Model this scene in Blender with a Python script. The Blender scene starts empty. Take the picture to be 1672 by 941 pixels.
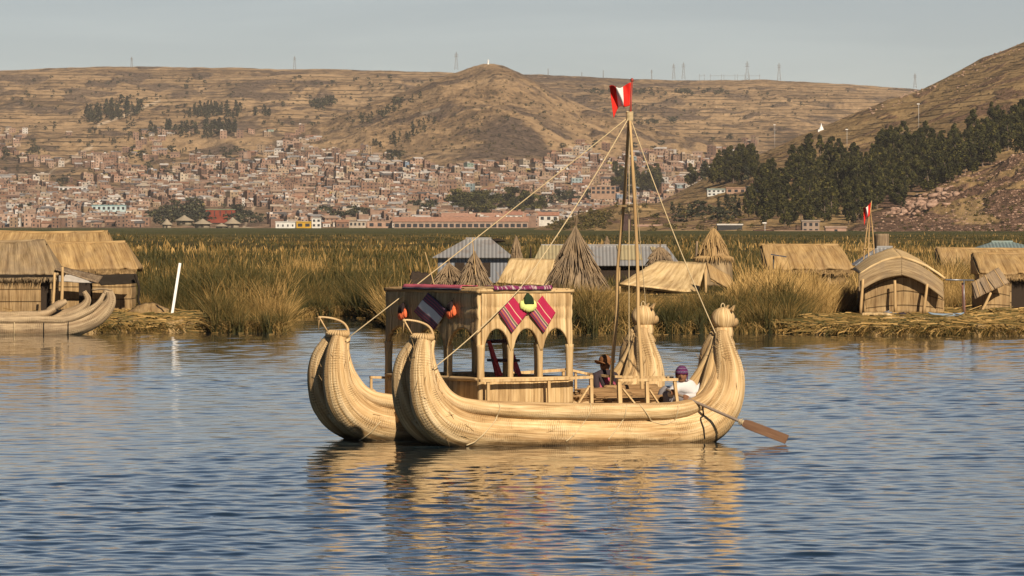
import bpy, math, random
import numpy as np
from mathutils import Vector, Matrix
random.seed(7)
SC = bpy.context.scene
COL = SC.collection

# ------------------------------------------------------------------ camera, sky, sun, exposure
F, H, HY, CX = 9289.0, 3.6, 367.0, 836.0      # focal length and horizon in photo pixels, eye height in metres
cam_d = bpy.data.cameras.new('camera')
cam_d.lens = F / 1672 * 36
cam_d.sensor_width = 36
cam_d.shift_y = -(470.5 - HY) / 1672
cam_d.clip_start = 0.5
cam_d.clip_end = 40000
cam = bpy.data.objects.new('camera', cam_d)
cam.location = (0, 0, H)
cam.rotation_euler = (math.radians(90), 0, 0)
COL.objects.link(cam)
SC.camera = cam

SUN_EL = math.radians(34)
SUN_DIR = Vector((0.43 * math.cos(SUN_EL), -0.903 * math.cos(SUN_EL), math.sin(SUN_EL))).normalized()   # towards the sun
SUN_AZ = math.atan2(SUN_DIR.x, SUN_DIR.y)
world = bpy.data.worlds.new('World')
SC.world = world
world.use_nodes = True
wn = world.node_tree
bg = wn.nodes['Background']
sky = wn.nodes.new('ShaderNodeTexSky')
sky.sky_type = 'NISHITA'
sky.sun_disc = False
sky.sun_elevation = SUN_EL
sky.sun_rotation = SUN_AZ
sky.altitude = 3800
sky.air_density = 1.0
sky.dust_density = 4.4
sky.ozone_density = 1.0
hs = wn.nodes.new('ShaderNodeHueSaturation')
hs.inputs['Saturation'].default_value = 0.9
tn = wn.nodes.new('ShaderNodeMix'); tn.data_type = 'RGBA'; tn.blend_type = 'MULTIPLY'
tn.inputs[0].default_value = 1.0
tn.inputs[7].default_value = (1.045, 0.985, 0.965, 1)
wn.links.new(sky.outputs[0], hs.inputs['Color'])
wn.links.new(hs.outputs[0], tn.inputs[6])
# the dusty air near the horizon is grey, the sky above it bluer and deeper
g0 = wn.nodes.new('ShaderNodeTexCoord'); g1 = wn.nodes.new('ShaderNodeSeparateXYZ'); wn.links.new(g0.outputs['Generated'], g1.inputs[0])
g2 = wn.nodes.new('ShaderNodeMapRange'); wn.links.new(g1.outputs[2], g2.inputs[0]); g2.inputs[1].default_value = .02; g2.inputs[2].default_value = .20
g2.inputs[3].default_value = .80; g2.inputs[4].default_value = 1.25
g3 = wn.nodes.new('ShaderNodeMapRange'); wn.links.new(g1.outputs[2], g3.inputs[0]); g3.inputs[1].default_value = .03; g3.inputs[2].default_value = .22
g3.inputs[3].default_value = 1.18; g3.inputs[4].default_value = .68
wn.links.new(g2.outputs[0], hs.inputs['Saturation']); wn.links.new(g3.outputs[0], hs.inputs['Value'])
# thin high cloud: faint, stretched level with the horizon
tc = wn.nodes.new('ShaderNodeTexCoord')
mp = wn.nodes.new('ShaderNodeMapping'); mp.inputs['Scale'].default_value = (9, 9, 70); mp.inputs['Rotation'].default_value = (0, 0.05, 0)
nz = wn.nodes.new('ShaderNodeTexNoise'); nz.inputs['Scale'].default_value = 1.0; nz.inputs['Detail'].default_value = 6; nz.inputs['Roughness'].default_value = .6; nz.inputs['Distortion'].default_value = .5
cr = wn.nodes.new('ShaderNodeMapRange'); cr.inputs[1].default_value = .45; cr.inputs[2].default_value = .75; cr.inputs[3].default_value = 0; cr.inputs[4].default_value = .22
cl = wn.nodes.new('ShaderNodeMix'); cl.data_type = 'RGBA'; cl.blend_type = 'MULTIPLY'; cl.inputs[7].default_value = (1.7, 1.62, 1.52, 1)
wn.links.new(tc.outputs['Generated'], mp.inputs[0]); wn.links.new(mp.outputs[0], nz.inputs['Vector']); wn.links.new(nz.outputs[0], cr.inputs[0]); wn.links.new(cr.outputs[0], cl.inputs[0])
wn.links.new(tn.outputs[2], cl.inputs[6])
wn.links.new(cl.outputs[2], bg.inputs[0])
bg.inputs[1].default_value = 0.040
sun_d = bpy.data.lights.new('sun', 'SUN')
sun_d.energy = 5.0
sun_d.angle = math.radians(0.5)
sun_d.color = (1.0, 0.84, 0.65)
sun = bpy.data.objects.new('sun', sun_d)
sun.rotation_euler = SUN_DIR.to_track_quat('Z', 'Y').to_euler()
sun.location = (20, -20, 60)
COL.objects.link(sun)
SC.view_settings.view_transform = 'Standard'
SC.view_settings.look = 'None'
SC.view_settings.exposure = 0.34
SC.view_settings.gamma = 1.0
SC.view_settings.use_curve_mapping = False
SC.cycles.max_bounces = 6
SC.cycles.diffuse_bounces = 2
SC.cycles.glossy_bounces = 4
SC.cycles.transparent_max_bounces = 6
SC.cycles.volume_bounces = 1

# ------------------------------------------------------------------ helpers
def P(px, py, d):
    """the world point seen at photo pixel (px, py) at distance d"""
    return Vector(((px - CX) * d / F, d, H + (HY - py) * d / F))

def tag(o, label=None, cat=None, group=None, kind=None):
    if label: o['label'] = label
    if cat: o['category'] = cat
    if group: o['group'] = group
    if kind: o['kind'] = kind
    return o

def empty(name, loc=(0, 0, 0), rz=0.0):
    o = bpy.data.objects.new(name, None)
    o.location = loc
    o.rotation_euler = (0, 0, rz)
    o.empty_display_size = 0.2
    COL.objects.link(o)
    return o

def _h(ix, iy, seed):
    n = (ix.astype(np.int64) * 374761393 + iy.astype(np.int64) * 668265263 + seed * 974634777) & 0x7fffffff
    n = ((n ^ (n >> 13)) * 1274126177) & 0x7fffffff
    n = n ^ (n >> 16)
    return (n & 0xffff) / 65535.0

def vn(x, y, seed=0):
    """value noise 0..1 on arrays"""
    x = np.asarray(x, float); y = np.asarray(y, float)
    x, y = np.broadcast_arrays(x, y)
    ix, iy = np.floor(x), np.floor(y)
    fx, fy = x - ix, y - iy
    fx = fx * fx * (3 - 2 * fx); fy = fy * fy * (3 - 2 * fy)
    a, b = _h(ix, iy, seed), _h(ix + 1, iy, seed)
    c, d = _h(ix, iy + 1, seed), _h(ix + 1, iy + 1, seed)
    return (a * (1 - fx) + b * fx) * (1 - fy) + (c * (1 - fx) + d * fx) * fy

def fbm(x, y, seed=0, oct=4, ridged=False):
    s, a, t = 0, 1.0, 0
    x = np.asarray(x, float); y = np.asarray(y, float)
    for i in range(oct):
        v = vn(x * 2**i, y * 2**i, seed + i * 17)
        if ridged: v = 1 - abs(2 * v - 1)
        s = s + a * v; t += a; a *= 0.5
    return s / t

def sstep(a, b, x):
    t = np.clip((np.asarray(x, float) - a) / (b - a), 0, 1)
    return t * t * (3 - 2 * t)

def np_mesh(name, V, Q, mats, parent=None, tint=None, smooth=False, attrs=None, T=None, uv=None):
    """fast mesh from numpy quads (and triangles)"""
    me = bpy.data.meshes.new(name)
    V = np.asarray(V, dtype=np.float32)
    nq = 0 if Q is None else len(Q)
    nt = 0 if T is None else len(T)
    loops = []
    if nq: loops.append(np.asarray(Q, dtype=np.int32).ravel())
    if nt: loops.append(np.asarray(T, dtype=np.int32).ravel())
    loops = np.concatenate(loops)
    me.vertices.add(len(V)); me.vertices.foreach_set('co', V.ravel())
    me.loops.add(len(loops)); me.loops.foreach_set('vertex_index', loops)
    me.polygons.add(nq + nt)
    starts = np.concatenate([np.arange(nq) * 4, nq * 4 + np.arange(nt) * 3]).astype(np.int32)
    me.polygons.foreach_set('loop_start', starts)
    if smooth: me.polygons.foreach_set('use_smooth', np.ones(nq + nt, dtype=bool))
    if tint is not None:
        a = me.attributes.new('tint', 'FLOAT', 'POINT'); a.data.foreach_set('value', np.asarray(tint, dtype=np.float32))
    for k, v in (attrs or {}).items():
        v = np.asarray(v, dtype=np.float32)
        if v.ndim == 2:
            a = me.attributes.new(k, 'FLOAT_COLOR', 'POINT'); a.data.foreach_set('color', v.ravel())
        else:
            a = me.attributes.new(k, 'FLOAT', 'POINT'); a.data.foreach_set('value', v)
    if uv is not None:
        l = me.uv_layers.new(name='UVMap'); l.data.foreach_set('uv', np.asarray(uv, dtype=np.float32)[loops].ravel())
    me.update(calc_edges=True)
    me.validate()
    for m in (mats if isinstance(mats, (list, tuple)) else [mats]): me.materials.append(m)
    o = bpy.data.objects.new(name, me)
    COL.objects.link(o)
    if parent: o.parent = parent
    return o

def catmull(pts, step):
    """resample a list of tuples as a smooth curve"""
    p = np.array(pts, float)
    if len(p) < 3:
        L = np.linalg.norm((p[1] - p[0])[:3]); n = max(2, int(L / step) + 1)
        return p[0] + (p[1] - p[0]) * np.linspace(0, 1, n)[:, None]
    q = np.vstack([2 * p[0] - p[1], p, 2 * p[-1] - p[-2]])
    out = []
    for i in range(1, len(q) - 2):
        L = np.linalg.norm((q[i + 1] - q[i])[:3]); n = max(1, int(round(L / step)))
        for k in range(n):
            t = k / n
            out.append(0.5 * (2 * q[i] + (q[i + 1] - q[i - 1]) * t + (2 * q[i - 1] - 5 * q[i] + 4 * q[i + 1] - q[i + 2]) * t * t
                              + (3 * q[i] - q[i - 1] - 3 * q[i + 1] + q[i + 2]) * t**3))
    out.append(q[-2])
    return np.array(out)

class MB:
    """collects shapes, then links them as ONE mesh object; uv in metres"""
    def __init__(s): s.V = []; s.F = []; s.UV = []; s.M = []
    def add(s, verts, faces, uvs, mat=0):
        b = len(s.V); s.V += [tuple(v) for v in verts]
        for f, u in zip(faces, uvs):
            s.F.append([b + i for i in f]); s.UV.append(u); s.M.append(mat)
    def quad(s, a, b, c, d, mat=0, uv=None):
        a, b, c, d = map(Vector, (a, b, c, d))
        lu, lv = (b - a).length, (d - a).length
        s.add([a, b, c, d], [(0, 1, 2, 3)], [uv or [(0, 0), (lu, 0), (lu, lv), (0, lv)]], mat)
    def box(s, lo, hi, M=None, mat=0):
        x0, y0, z0 = lo; x1, y1, z1 = hi
        v = [Vector(p) for p in ((x0, y0, z0), (x1, y0, z0), (x1, y1, z0), (x0, y1, z0), (x0, y0, z1), (x1, y0, z1), (x1, y1, z1), (x0, y1, z1))]
        if M is not None: v = [M @ p for p in v]
        for f in ((3, 2, 1, 0), (4, 5, 6, 7), (0, 1, 5, 4), (1, 2, 6, 5), (2, 3, 7, 6), (3, 0, 4, 7)):
            s.quad(*[v[i] for i in f], mat=mat)
    def bar(s, a, b, w, h=None, mat=0, seg=1, jit=0):
        """square timber from a to b"""
        a, b = Vector(a), Vector(b); h = h or w
        d = (b - a).normalized(); up = Vector((0, 0, 1)) if abs(d.z) < 0.9 else Vector((0, 1, 0))
        x = d.cross(up).normalized(); y = x.cross(d)
        M = Matrix((x, d, y)).transposed().to_4x4(); M.translation = a
        s.box((-w / 2, 0, -h / 2), (w / 2, (b - a).length, h / 2), M, mat)
    def tube(s, pts, n=10, step=None, mat=0, cap=True, rough=0.0, ridge=0.0, pinch=None, seed=0, squash=1.0):
        """pts: (x,y,z,r)"""
        p = catmull(pts, step) if step else np.array(pts, float)
        m = len(p)
        T = np.gradient(p[:, :3], axis=0); T /= np.linalg.norm(T, axis=1)[:, None] + 1e-9
        up = np.array([0, 0, 1.0]) if abs(T[0][2]) < 0.9 else np.array([0, 1.0, 0])
        x = np.cross(T[0], up); x /= np.linalg.norm(x)
        ang = np.linspace(0, 2 * math.pi, n + 1)[:-1]
        L = np.concatenate([[0], np.cumsum(np.linalg.norm(np.diff(p[:, :3], axis=0), axis=1))])
        rm = p[:, 3].mean()
        verts = []
        for i in range(m):
            x = x - T[i] * np.dot(x, T[i]); x /= np.linalg.norm(x)
            y = np.cross(T[i], x)
            r = p[i, 3] * np.ones(n)
            if rough: r = r * (1 + rough * (vn(ang * rm * 8 + 3, np.full(n, L[i] * 2.2), seed) - .5) * 2)
            if ridge: r = r * (1 + ridge * (vn(np.arange(n) * 1.31, np.full(n, L[i] * 1.1), seed + 5) - .5) * 2)
            if pinch:
                k = (L[i] % pinch) / pinch; r = r * (1 - 0.012 * math.exp(-((k - .5) * pinch / 0.025)**2))
            ring = p[i, :3] + np.outer(np.cos(ang) * r, x) + np.outer(np.sin(ang) * r * squash, y)
            verts.extend(ring.tolist())
        faces, uvs = [], []
        for i in range(m - 1):
            for j in range(n):
                j2 = (j + 1) % n
                faces.append((i * n + j, i * n + j2, (i + 1) * n + j2, (i + 1) * n + j))
                u0, u1 = j / n * 2 * math.pi * rm, (j + 1) / n * 2 * math.pi * rm
                uvs.append([(u0, L[i]), (u1, L[i]), (u1, L[i + 1]), (u0, L[i + 1])])
        if cap:
            for i, rev in ((0, True), (m - 1, False)):
                c = len(verts); verts.append(tuple(p[i, :3]))
                for j in range(n):
                    j2 = (j + 1) % n
                    a, b = i * n + j, i * n + j2
                    faces.append((b, a, c) if rev else (a, b, c))
                    uvs.append([(j * .02, 0), (j * .02 + .02, 0), (j * .02, p[i, 3])])
        s.add(verts, faces, uvs, mat)
    def ell(s, c, r, n=16, m=10, M=None, mat=0, rough=0, seed=0, ribs=0, ribamp=0):
        """ellipsoid centred c"""
        verts, faces, uvs = [], [], []
        c = Vector(c)
        for i in range(m + 1):
            t = math.pi * i / m
            for j in range(n):
                a = 2 * math.pi * j / n
                k = 1 + rough * (float(vn(math.cos(a) * 2 + 9, math.sin(a) * 2 + t * 2, seed)) - .5) * 2
                if ribs: k *= 1 - ribamp * abs(math.sin(ribs * a / 2))
                v = Vector((math.sin(t) * math.cos(a) * r[0] * k, math.sin(t) * math.sin(a) * r[1] * k, math.cos(t) * r[2] * k))
                if M is not None: v = M @ v
                verts.append(c + v)
        for i in range(m):
            for j in range(n):
                j2 = (j + 1) % n
                faces.append((i * n + j, (i + 1) * n + j, (i + 1) * n + j2, i * n + j2))
                u0, u1 = 2 * math.pi * r[0] * j / n, 2 * math.pi * r[0] * (j + 1) / n; v0, v1 = math.pi * r[2] * i / m, math.pi * r[2] * (i + 1) / m
                uvs.append([(u0, v0), (u0, v1), (u1, v1), (u1, v0)])
        s.add(verts, faces, uvs, mat)
    def sheet(s, fn, nu, nv, t, uvf=None, mat=0):
        """thick sheet: fn(u,v)->Vector surface, thickness t along the normal"""
        g = [[Vector(fn(i / nu, j / nv)) for j in range(nv + 1)] for i in range(nu + 1)]
        top, bot = [], []
        for i in range(nu + 1):
            for j in range(nv + 1):
                a = g[min(i + 1, nu)][j] - g[max(i - 1, 0)][j]; b = g[i][min(j + 1, nv)] - g[i][max(j - 1, 0)]
                n = a.cross(b)
                n = n.normalized() if n.length > 1e-9 else Vector((0, 0, 1))
                top.append(g[i][j] + n * t / 2); bot.append(g[i][j] - n * t / 2)
        W = nv + 1
        lu = (g[nu][nv // 2] - g[0][nv // 2]).length; lv = (g[nu // 2][nv] - g[nu // 2][0]).length
        def uv(i, j): return uvf(i / nu, j / nv) if uvf else (lu * i / nu, lv * j / nv)
        verts = top + bot; K = len(top); faces, uvs = [], []
        for i in range(nu):
            for j in range(nv):
                a, b, c, d = i * W + j, (i + 1) * W + j, (i + 1) * W + j + 1, i * W + j + 1
                u = [uv(i, j), uv(i + 1, j), uv(i + 1, j + 1), uv(i, j + 1)]
                faces.append((a, b, c, d)); uvs.append(u)
                faces.append((K + d, K + c, K + b, K + a)); uvs.append(u[::-1])
        for i in range(nu):
            for j, rev in ((0, False), (nv, True)):
                a, b = i * W + j, (i + 1) * W + j
                f = (a, K + a, K + b, b); u = [uv(i, j), (uv(i, j)[0], uv(i, j)[1] + t), (uv(i + 1, j)[0], uv(i + 1, j)[1] + t), uv(i + 1, j)]
                faces.append(f[::-1] if rev else f); uvs.append(u[::-1] if rev else u)
        for j in range(nv):
            for i, rev in ((0, True), (nu, False)):
                a, b = i * W + j, i * W + j + 1
                f = (a, K + a, K + b, b); u = [uv(i, j), uv(i, j), uv(i, j + 1), uv(i, j + 1)]
                faces.append(f[::-1] if rev else f); uvs.append(u[::-1] if rev else u)
        s.add(verts, faces, uvs, mat)
    def build(s, name, mats, parent=None, smooth=True, loc=None, bevel=0):
        me = bpy.data.meshes.new(name)
        me.from_pydata(s.V, [], s.F)
        l = me.uv_layers.new(name='UVMap')
        flat = [c for u in s.UV for p in u for c in p]
        l.data.foreach_set('uv', flat)
        mats = mats if isinstance(mats, (list, tuple)) else [mats]
        for m in mats: me.materials.append(m)
        me.polygons.foreach_set('material_index', s.M)
        me.polygons.foreach_set('use_smooth', [smooth] * len(s.F))
        me.update()
        o = bpy.data.objects.new(name, me)
        COL.objects.link(o)
        if parent: o.parent = parent
        if loc is not None: o.location = loc
        if bevel:
            b = o.modifiers.new('bevel', 'BEVEL'); b.width = bevel; b.segments = 2
        return o

# ------------------------------------------------------------------ materials
class NT:
    def __init__(s, name, rough=0.8, spec=0.3):
        m = bpy.data.materials.new(name); m.use_nodes = True
        s.m, s.t = m, m.node_tree
        s.b = s.t.nodes['Principled BSDF']
        s.b.inputs['Roughness'].default_value = rough
        s.b.inputs['Specular IOR Level'].default_value = spec
    def n(s, typ, **kw):
        nd = s.t.nodes.new(typ)
        for k, v in kw.items():
            if k.startswith('_'): setattr(nd, k[1:], v)
            else:
                nd.inputs[k.replace('__', ' ')].default_value = v
        return nd
    def l(s, a, b): s.t.links.new(a, b)
    def mapping(s, src, scale, loc=(0, 0, 0)):
        mp = s.n('ShaderNodeMapping'); mp.inputs['Scale'].default_value = scale; mp.inputs['Location'].default_value = loc
        s.l(src, mp.inputs[0]); return mp.outputs[0]
    def noise(s, vec, scale=1.0, detail=4, rough=.55, dist=0.0):
        nd = s.n('ShaderNodeTexNoise', Scale=scale, Detail=detail, Roughness=rough, Distortion=dist); s.l(vec, nd.inputs['Vector']); return nd.outputs[0]
    def ramp(s, fac, stops, interp='LINEAR'):
        r = s.n('ShaderNodeValToRGB'); r.color_ramp.interpolation = interp
        e = r.color_ramp.elements
        while len(e) < len(stops): e.new(0.5)
        for el, (p, c) in zip(e, stops): el.position = p; el.color = (*c, 1) if len(c) == 3 else c
        s.l(fac, r.inputs[0]); return r.outputs[0]
    def mix(s, f, a, b, mode='MIX'):
        m = s.n('ShaderNodeMix', _data_type='RGBA', _blend_type=mode)
        for v, i in ((f, 0), (a, 6), (b, 7)):
            if hasattr(v, 'is_linked'): s.l(v, m.inputs[i])
            else: m.inputs[i].default_value = v if i == 0 else ((*v, 1) if len(v) == 3 else v)
        return m.outputs[2]
    def math(s, op, a, b=None, c=None):
        m = s.n('ShaderNodeMath', _operation=op)
        for i, v in enumerate((a, b, c)):
            if v is None: continue
            if hasattr(v, 'is_linked'): s.l(v, m.inputs[i])
            else: m.inputs[i].default_value = v
        return m.outputs[0]
    def bump(s, h, strength=.5, dist=.02, prev=None):
        b = s.n('ShaderNodeBump', Strength=strength, Distance=dist); s.l(h, b.inputs['Height'])
        if prev is not None: s.l(prev, b.inputs['Normal'])
        return b.outputs[0]
    def uv(s): return s.n('ShaderNodeUVMap').outputs[0]
    def obj(s): return s.n('ShaderNodeTexCoord').outputs['Object']
    def attr(s, name):
        a = s.n('ShaderNodeAttribute'); a.attribute_name = name; return a
    def col(s, c): 
        if hasattr(c, 'is_linked'): s.l(c, s.b.inputs['Base Color'])
        else: s.b.inputs['Base Color'].default_value = (*c, 1)
        return s
    def nrm(s, n): s.l(n, s.b.inputs['Normal']); return s

def reed_mat(name, dark, mid, light, fib=45, band=0.0, cross=0.0, weather=0.35, wcol=(.16, .12, .08), bstr=.6, grain=1.3, wet=0.0):
    """dried totora reeds: fibres run along v; band = spacing of bindings across the fibres"""
    t = NT(name, .75, .25)
    uv = t.uv()
    f1 = t.noise(t.mapping(uv, (fib, grain, 1)), 1, 5, .65, .15)
    f2 = t.noise(t.mapping(uv, (fib * .33, grain * .6, 1), (3, 7, 0)), 1, 3, .6, .3)
    big = t.noise(t.mapping(t.obj(), (1, 1, 1)), 1.7, 4, .6)
    fm = t.math('ADD', t.math('MULTIPLY', f1, .6), t.math('MULTIPLY', f2, .4))
    c = t.ramp(fm, [(.30, dark), (.47, mid), (.66, light)])
    st = t.noise(t.mapping(uv, (5.5, .45, 1), (1, 5, 0)), 1, 4, .6, .4)
    c = t.mix(.75, c, t.ramp(st, [(.33, (.48, .40, .33)), (.5, (.92, .90, .88)), (.66, (1.12, 1.12, 1.10))]), 'MULTIPLY')
    c = t.mix(t.math('MULTIPLY', t.ramp(big, [(.42, (0, 0, 0)), (.68, (1, 1, 1))]), weather), c, wcol)
    h = fm
    if band:
        w = t.n('ShaderNodeTexWave', _wave_type='BANDS', _bands_direction='Y', Scale=.314 / band, Distortion=1.2, Detail=2)
        w.inputs['Detail Scale'].default_value = .4
        t.l(t.mapping(uv, (.35, 1, 1)), w.inputs['Vector'])
        ln = t.ramp(w.outputs['Fac'], [(0, (1, 1, 1)), (.045, (0, 0, 0))])
        c = t.mix(t.math('MULTIPLY', ln, .55), c, tuple(x * .45 for x in dark))
        h = t.math('SUBTRACT', h, t.math('MULTIPLY', ln, 1.2))
    if cross:
        w = t.n('ShaderNodeTexWave', _wave_type='BANDS', _bands_direction='Y', Scale=.314 / cross, Distortion=3.5, Detail=4)
        w.inputs['Detail Scale'].default_value = 2.5
        t.l(t.mapping(uv, (1.4, 1, 1)), w.inputs['Vector'])
        msk = t.ramp(t.noise(t.mapping(uv, (3.5, 1.6, 1)), 1, 4, .65), [(.46, (0, 0, 0)), (.66, (1, 1, 1))])
        ln = t.math('MULTIPLY', t.ramp(w.outputs['Fac'], [(.0, (1, 1, 1)), (.45, (0, 0, 0))]), msk)
        c = t.mix(t.math('MULTIPLY', ln, .42), c, tuple(x * .55 for x in dark))
        h = t.math('SUBTRACT', h, t.math('MULTIPLY', ln, .5))
    if wet:
        sx = t.n('ShaderNodeSeparateXYZ'); t.l(t.obj(), sx.inputs[0])
        wz = t.math('ADD', sx.outputs[2], t.math('MULTIPLY', t.math('SUBTRACT', t.noise(t.obj(), 5, 3), .5), .12))
        mr = t.n('ShaderNodeMapRange'); t.l(wz, mr.inputs[0]); mr.inputs[1].default_value = wet; mr.inputs[2].default_value = wet * .3
        c = t.mix(t.math('MULTIPLY', mr.outputs[0], .75), c, tuple(x * .45 for x in dark))
    t.col(c).nrm(t.bump(h, bstr, .03))
    return t.m

def plain(name, c, rough=.7, var=.25, scale=6, spec=.3, metal=0, bump=.15):
    t = NT(name, rough, spec)
    nz = t.noise(t.obj(), scale, 5, .6)
    t.col(t.mix(t.math('MULTIPLY', nz, 1), tuple(x * (1 - var) for x in c), tuple(min(1, x * (1 + var)) for x in c)))
    t.nrm(t.bump(nz, bump, .02)); t.b.inputs['Metallic'].default_value = metal
    return t.m

GOLD = reed_mat('boat_reeds', (.15, .078, .022), (.56, .39, .19), (.85, .68, .42), 30, 0, .036, .35, (.36, .20, .075), .9, 1.0, wet=.10)
GOLD2 = reed_mat('boat_gunwale_reeds', (.17, .092, .028), (.57, .40, .20), (.85, .68, .42), 34, 0, .033, .25, (.38, .23, .10))
STERN = reed_mat('stern_reeds', (.14, .075, .022), (.53, .365, .175), (.82, .65, .39), 26, 0, 0, .25, (.34, .21, .09), .9, .7)
CABIN = reed_mat('cabin_reeds', (.13, .070, .020), (.51, .35, .165), (.78, .60, .34), 30, 0, 0, .2, (.34, .21, .09), 1.3, .7)
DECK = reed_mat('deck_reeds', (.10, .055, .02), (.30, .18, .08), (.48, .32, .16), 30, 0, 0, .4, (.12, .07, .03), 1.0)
POLE = reed_mat('pole_wood', (.30, .19, .08), (.50, .34, .16), (.62, .45, .23), 20, 0, 0, .3, (.25, .16, .08), .3)
RAIL = reed_mat('rail_wood', (.34, .22, .10), (.56, .39, .19), (.70, .52, .29), 26, 0, 0, .25, (.28, .18, .09), .3)
ROPE = plain('rope', (.52, .41, .24), .9)
DARKROPE = plain('dark_rope', (.03, .025, .02), .9)
THATCH_GOLD = reed_mat('thatch_gold', (.13, .08, .032), (.36, .235, .10), (.54, .38, .18), 22, 0, 0, .35, (.24, .17, .10), 1.0)
THATCH_GREY = reed_mat('thatch_grey', (.11, .078, .04), (.27, .195, .105), (.44, .33, .19), 22, 0, 0, .5, (.18, .14, .10), 1.0)
THATCH_OLD = reed_mat('thatch_old', (.07, .048, .028), (.24, .17, .10), (.42, .32, .20), 26, 0, 0, .5, (.13, .11, .09), 1.2)
MAT_PALE = reed_mat('reed_mat_pale', (.34, .23, .10), (.55, .40, .20), (.72, .56, .32), 12, 0, 0, .2, (.42, .31, .17), .4)
WALLREED = reed_mat('wall_reeds', (.10, .062, .027), (.32, .215, .10), (.50, .36, .19), 20, .42, 0, .35, (.16, .11, .06), .8)
OLDHULL = reed_mat('old_hull_reeds', (.14, .095, .05), (.40, .30, .18), (.62, .49, .31), 26, 0, .06, .5, (.20, .14, .09), .8)
DARKIN = plain('dark_wood', (.035, .024, .016), .9)

# ------------------------------------------------------------------ water
def make_water():
    rows = [4, 12, 22, 32, 42, 48]
    d = 52.0
    while d < 235:
        rows.append(d); d += 0.062 * (d / 58) ** 1.3
    k = 1
    while d < 3780:
        rows.append(d); d *= 1.03
    rows += [3780]
    rows = np.array(rows)
    pxs = np.concatenate([[-9000, -3500, -1500, -1000, -750], np.linspace(-560, 2230, 700), [2400, 2700, 3300, 5200, 10700]])
    D, PX = np.meshgrid(rows, pxs, indexing='ij')
    X = (PX - CX) * D / F
    rng = np.random.RandomState(3)
    Z = np.zeros_like(X)
    cell = 0.062 * (D / 58) ** 1.3
    n = 80
    lam = np.exp(np.linspace(math.log(0.20), math.log(2.2), n))
    for i in range(n):
        th = rng.normal(0, .85 if lam[i] < 1.0 else .45) + math.radians(95 if i % 3 else 68)
        kx, ky = math.cos(th), math.sin(th)
        kk = 2 * math.pi / lam[i]
        slope = 0.0068 * (1.3 if .3 < lam[i] < 1.0 else .55)
        a = slope / kk * np.clip(lam[i] / (2.6 * cell) - .6, 0, 1)
        ph = kk * (kx * X + ky * D) + rng.uniform(0, 7)
        Z += a * np.sin(ph + .35 * np.sin(ph))
    gust = .7 + .6 * sstep(.3, .7, fbm(X / 8, D / 16, 4, 3))
    Z *= gust
    Z *= sstep(48, 56, D) * (1 - sstep(215, 240, D)) * sstep(-560, -420, PX) * (1 - sstep(2090, 2230, PX))
    V = np.stack([X, D, Z], -1).reshape(-1, 3)
    nr, nc = D.shape
    i = np.arange(nr - 1)[:, None] * nc + np.arange(nc - 1)[None]
    Q = np.stack([i, i + 1, i + nc + 1, i + nc], -1).reshape(-1, 4)
    t = NT('water', .015, .5)
    t.b.inputs['IOR'].default_value = 1.33
    t.col((.010, .022, .030))
    nz = t.noise(t.mapping(t.obj(), (1.6, 5.5, 1)), 1, 5, .6, .3)
    n2 = t.noise(t.mapping(t.obj(), (6, 16, 1), (4, 1, 0)), 1, 2, .5)
    t.nrm(t.bump(t.math('ADD', nz, t.math('MULTIPLY', n2, .25)), .25, .006))
    o = np_mesh('water', V, Q, t.m, smooth=True)
    tag(o, kind='structure')
make_water()

# ------------------------------------------------------------------ land beyond the marsh
C_FAR = np.array([(-900, 150), (-300, 128), (0, 117), (100, 112), (200, 109), (400, 110), (600, 115), (720, 117), (860, 122), (950, 127), (1100, 130),
                  (1240, 131), (1350, 137), (1450, 143), (1550, 150), (1800, 165), (2600, 190)], float)
C_MID = np.array([(-900, 372), (120, 320), (250, 290), (320, 264), (430, 236), (520, 204), (600, 170), (660, 149), (700, 136), (740, 120), (772, 108), (790, 105), (806, 105), (822, 108),
                  (850, 121), (870, 131), (905, 148), (950, 172), (1000, 190), (1060, 205), (1150, 228), (1240, 262), (1400, 300), (2600, 372)], float)
C_BIG = np.array([(-900, 376), (950, 376), (1040, 355), (1100, 322), (1160, 290), (1232, 256), (1300, 226), (1350, 206), (1400, 185), (1450, 163), (1500, 148), (1545, 126), (1600, 99), (1672, 69), (1800, 15), (2100, -110), (2600, -200)], float)
C_FOLD = np.array([(-900, 376), (1150, 376), (1230, 330), (1300, 292), (1380, 250), (1460, 208), (1540, 166), (1600, 144), (1672, 122), (1800, 80), (2600, -60)], float)
C_ROCK = np.array([(-900, 383), (1300, 383), (1372, 381), (1400, 372), (1440, 352), (1480, 332), (1520, 313), (1560, 297), (1600, 280), (1640, 262), (1672, 248), (1760, 220), (2600, 100)], float)
C_MOUND = np.array([(-900, 378), (860, 378), (900, 366), (950, 348), (1000, 336), (1050, 331), (1100, 333), (1160, 345), (1260, 366), (1340, 376), (2600, 376)], float)

def crest(tab, px, dc): return H + (HY - np.interp(px, tab[:, 0], tab[:, 1])) * dc / F
SHORE = 3690.0

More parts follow.
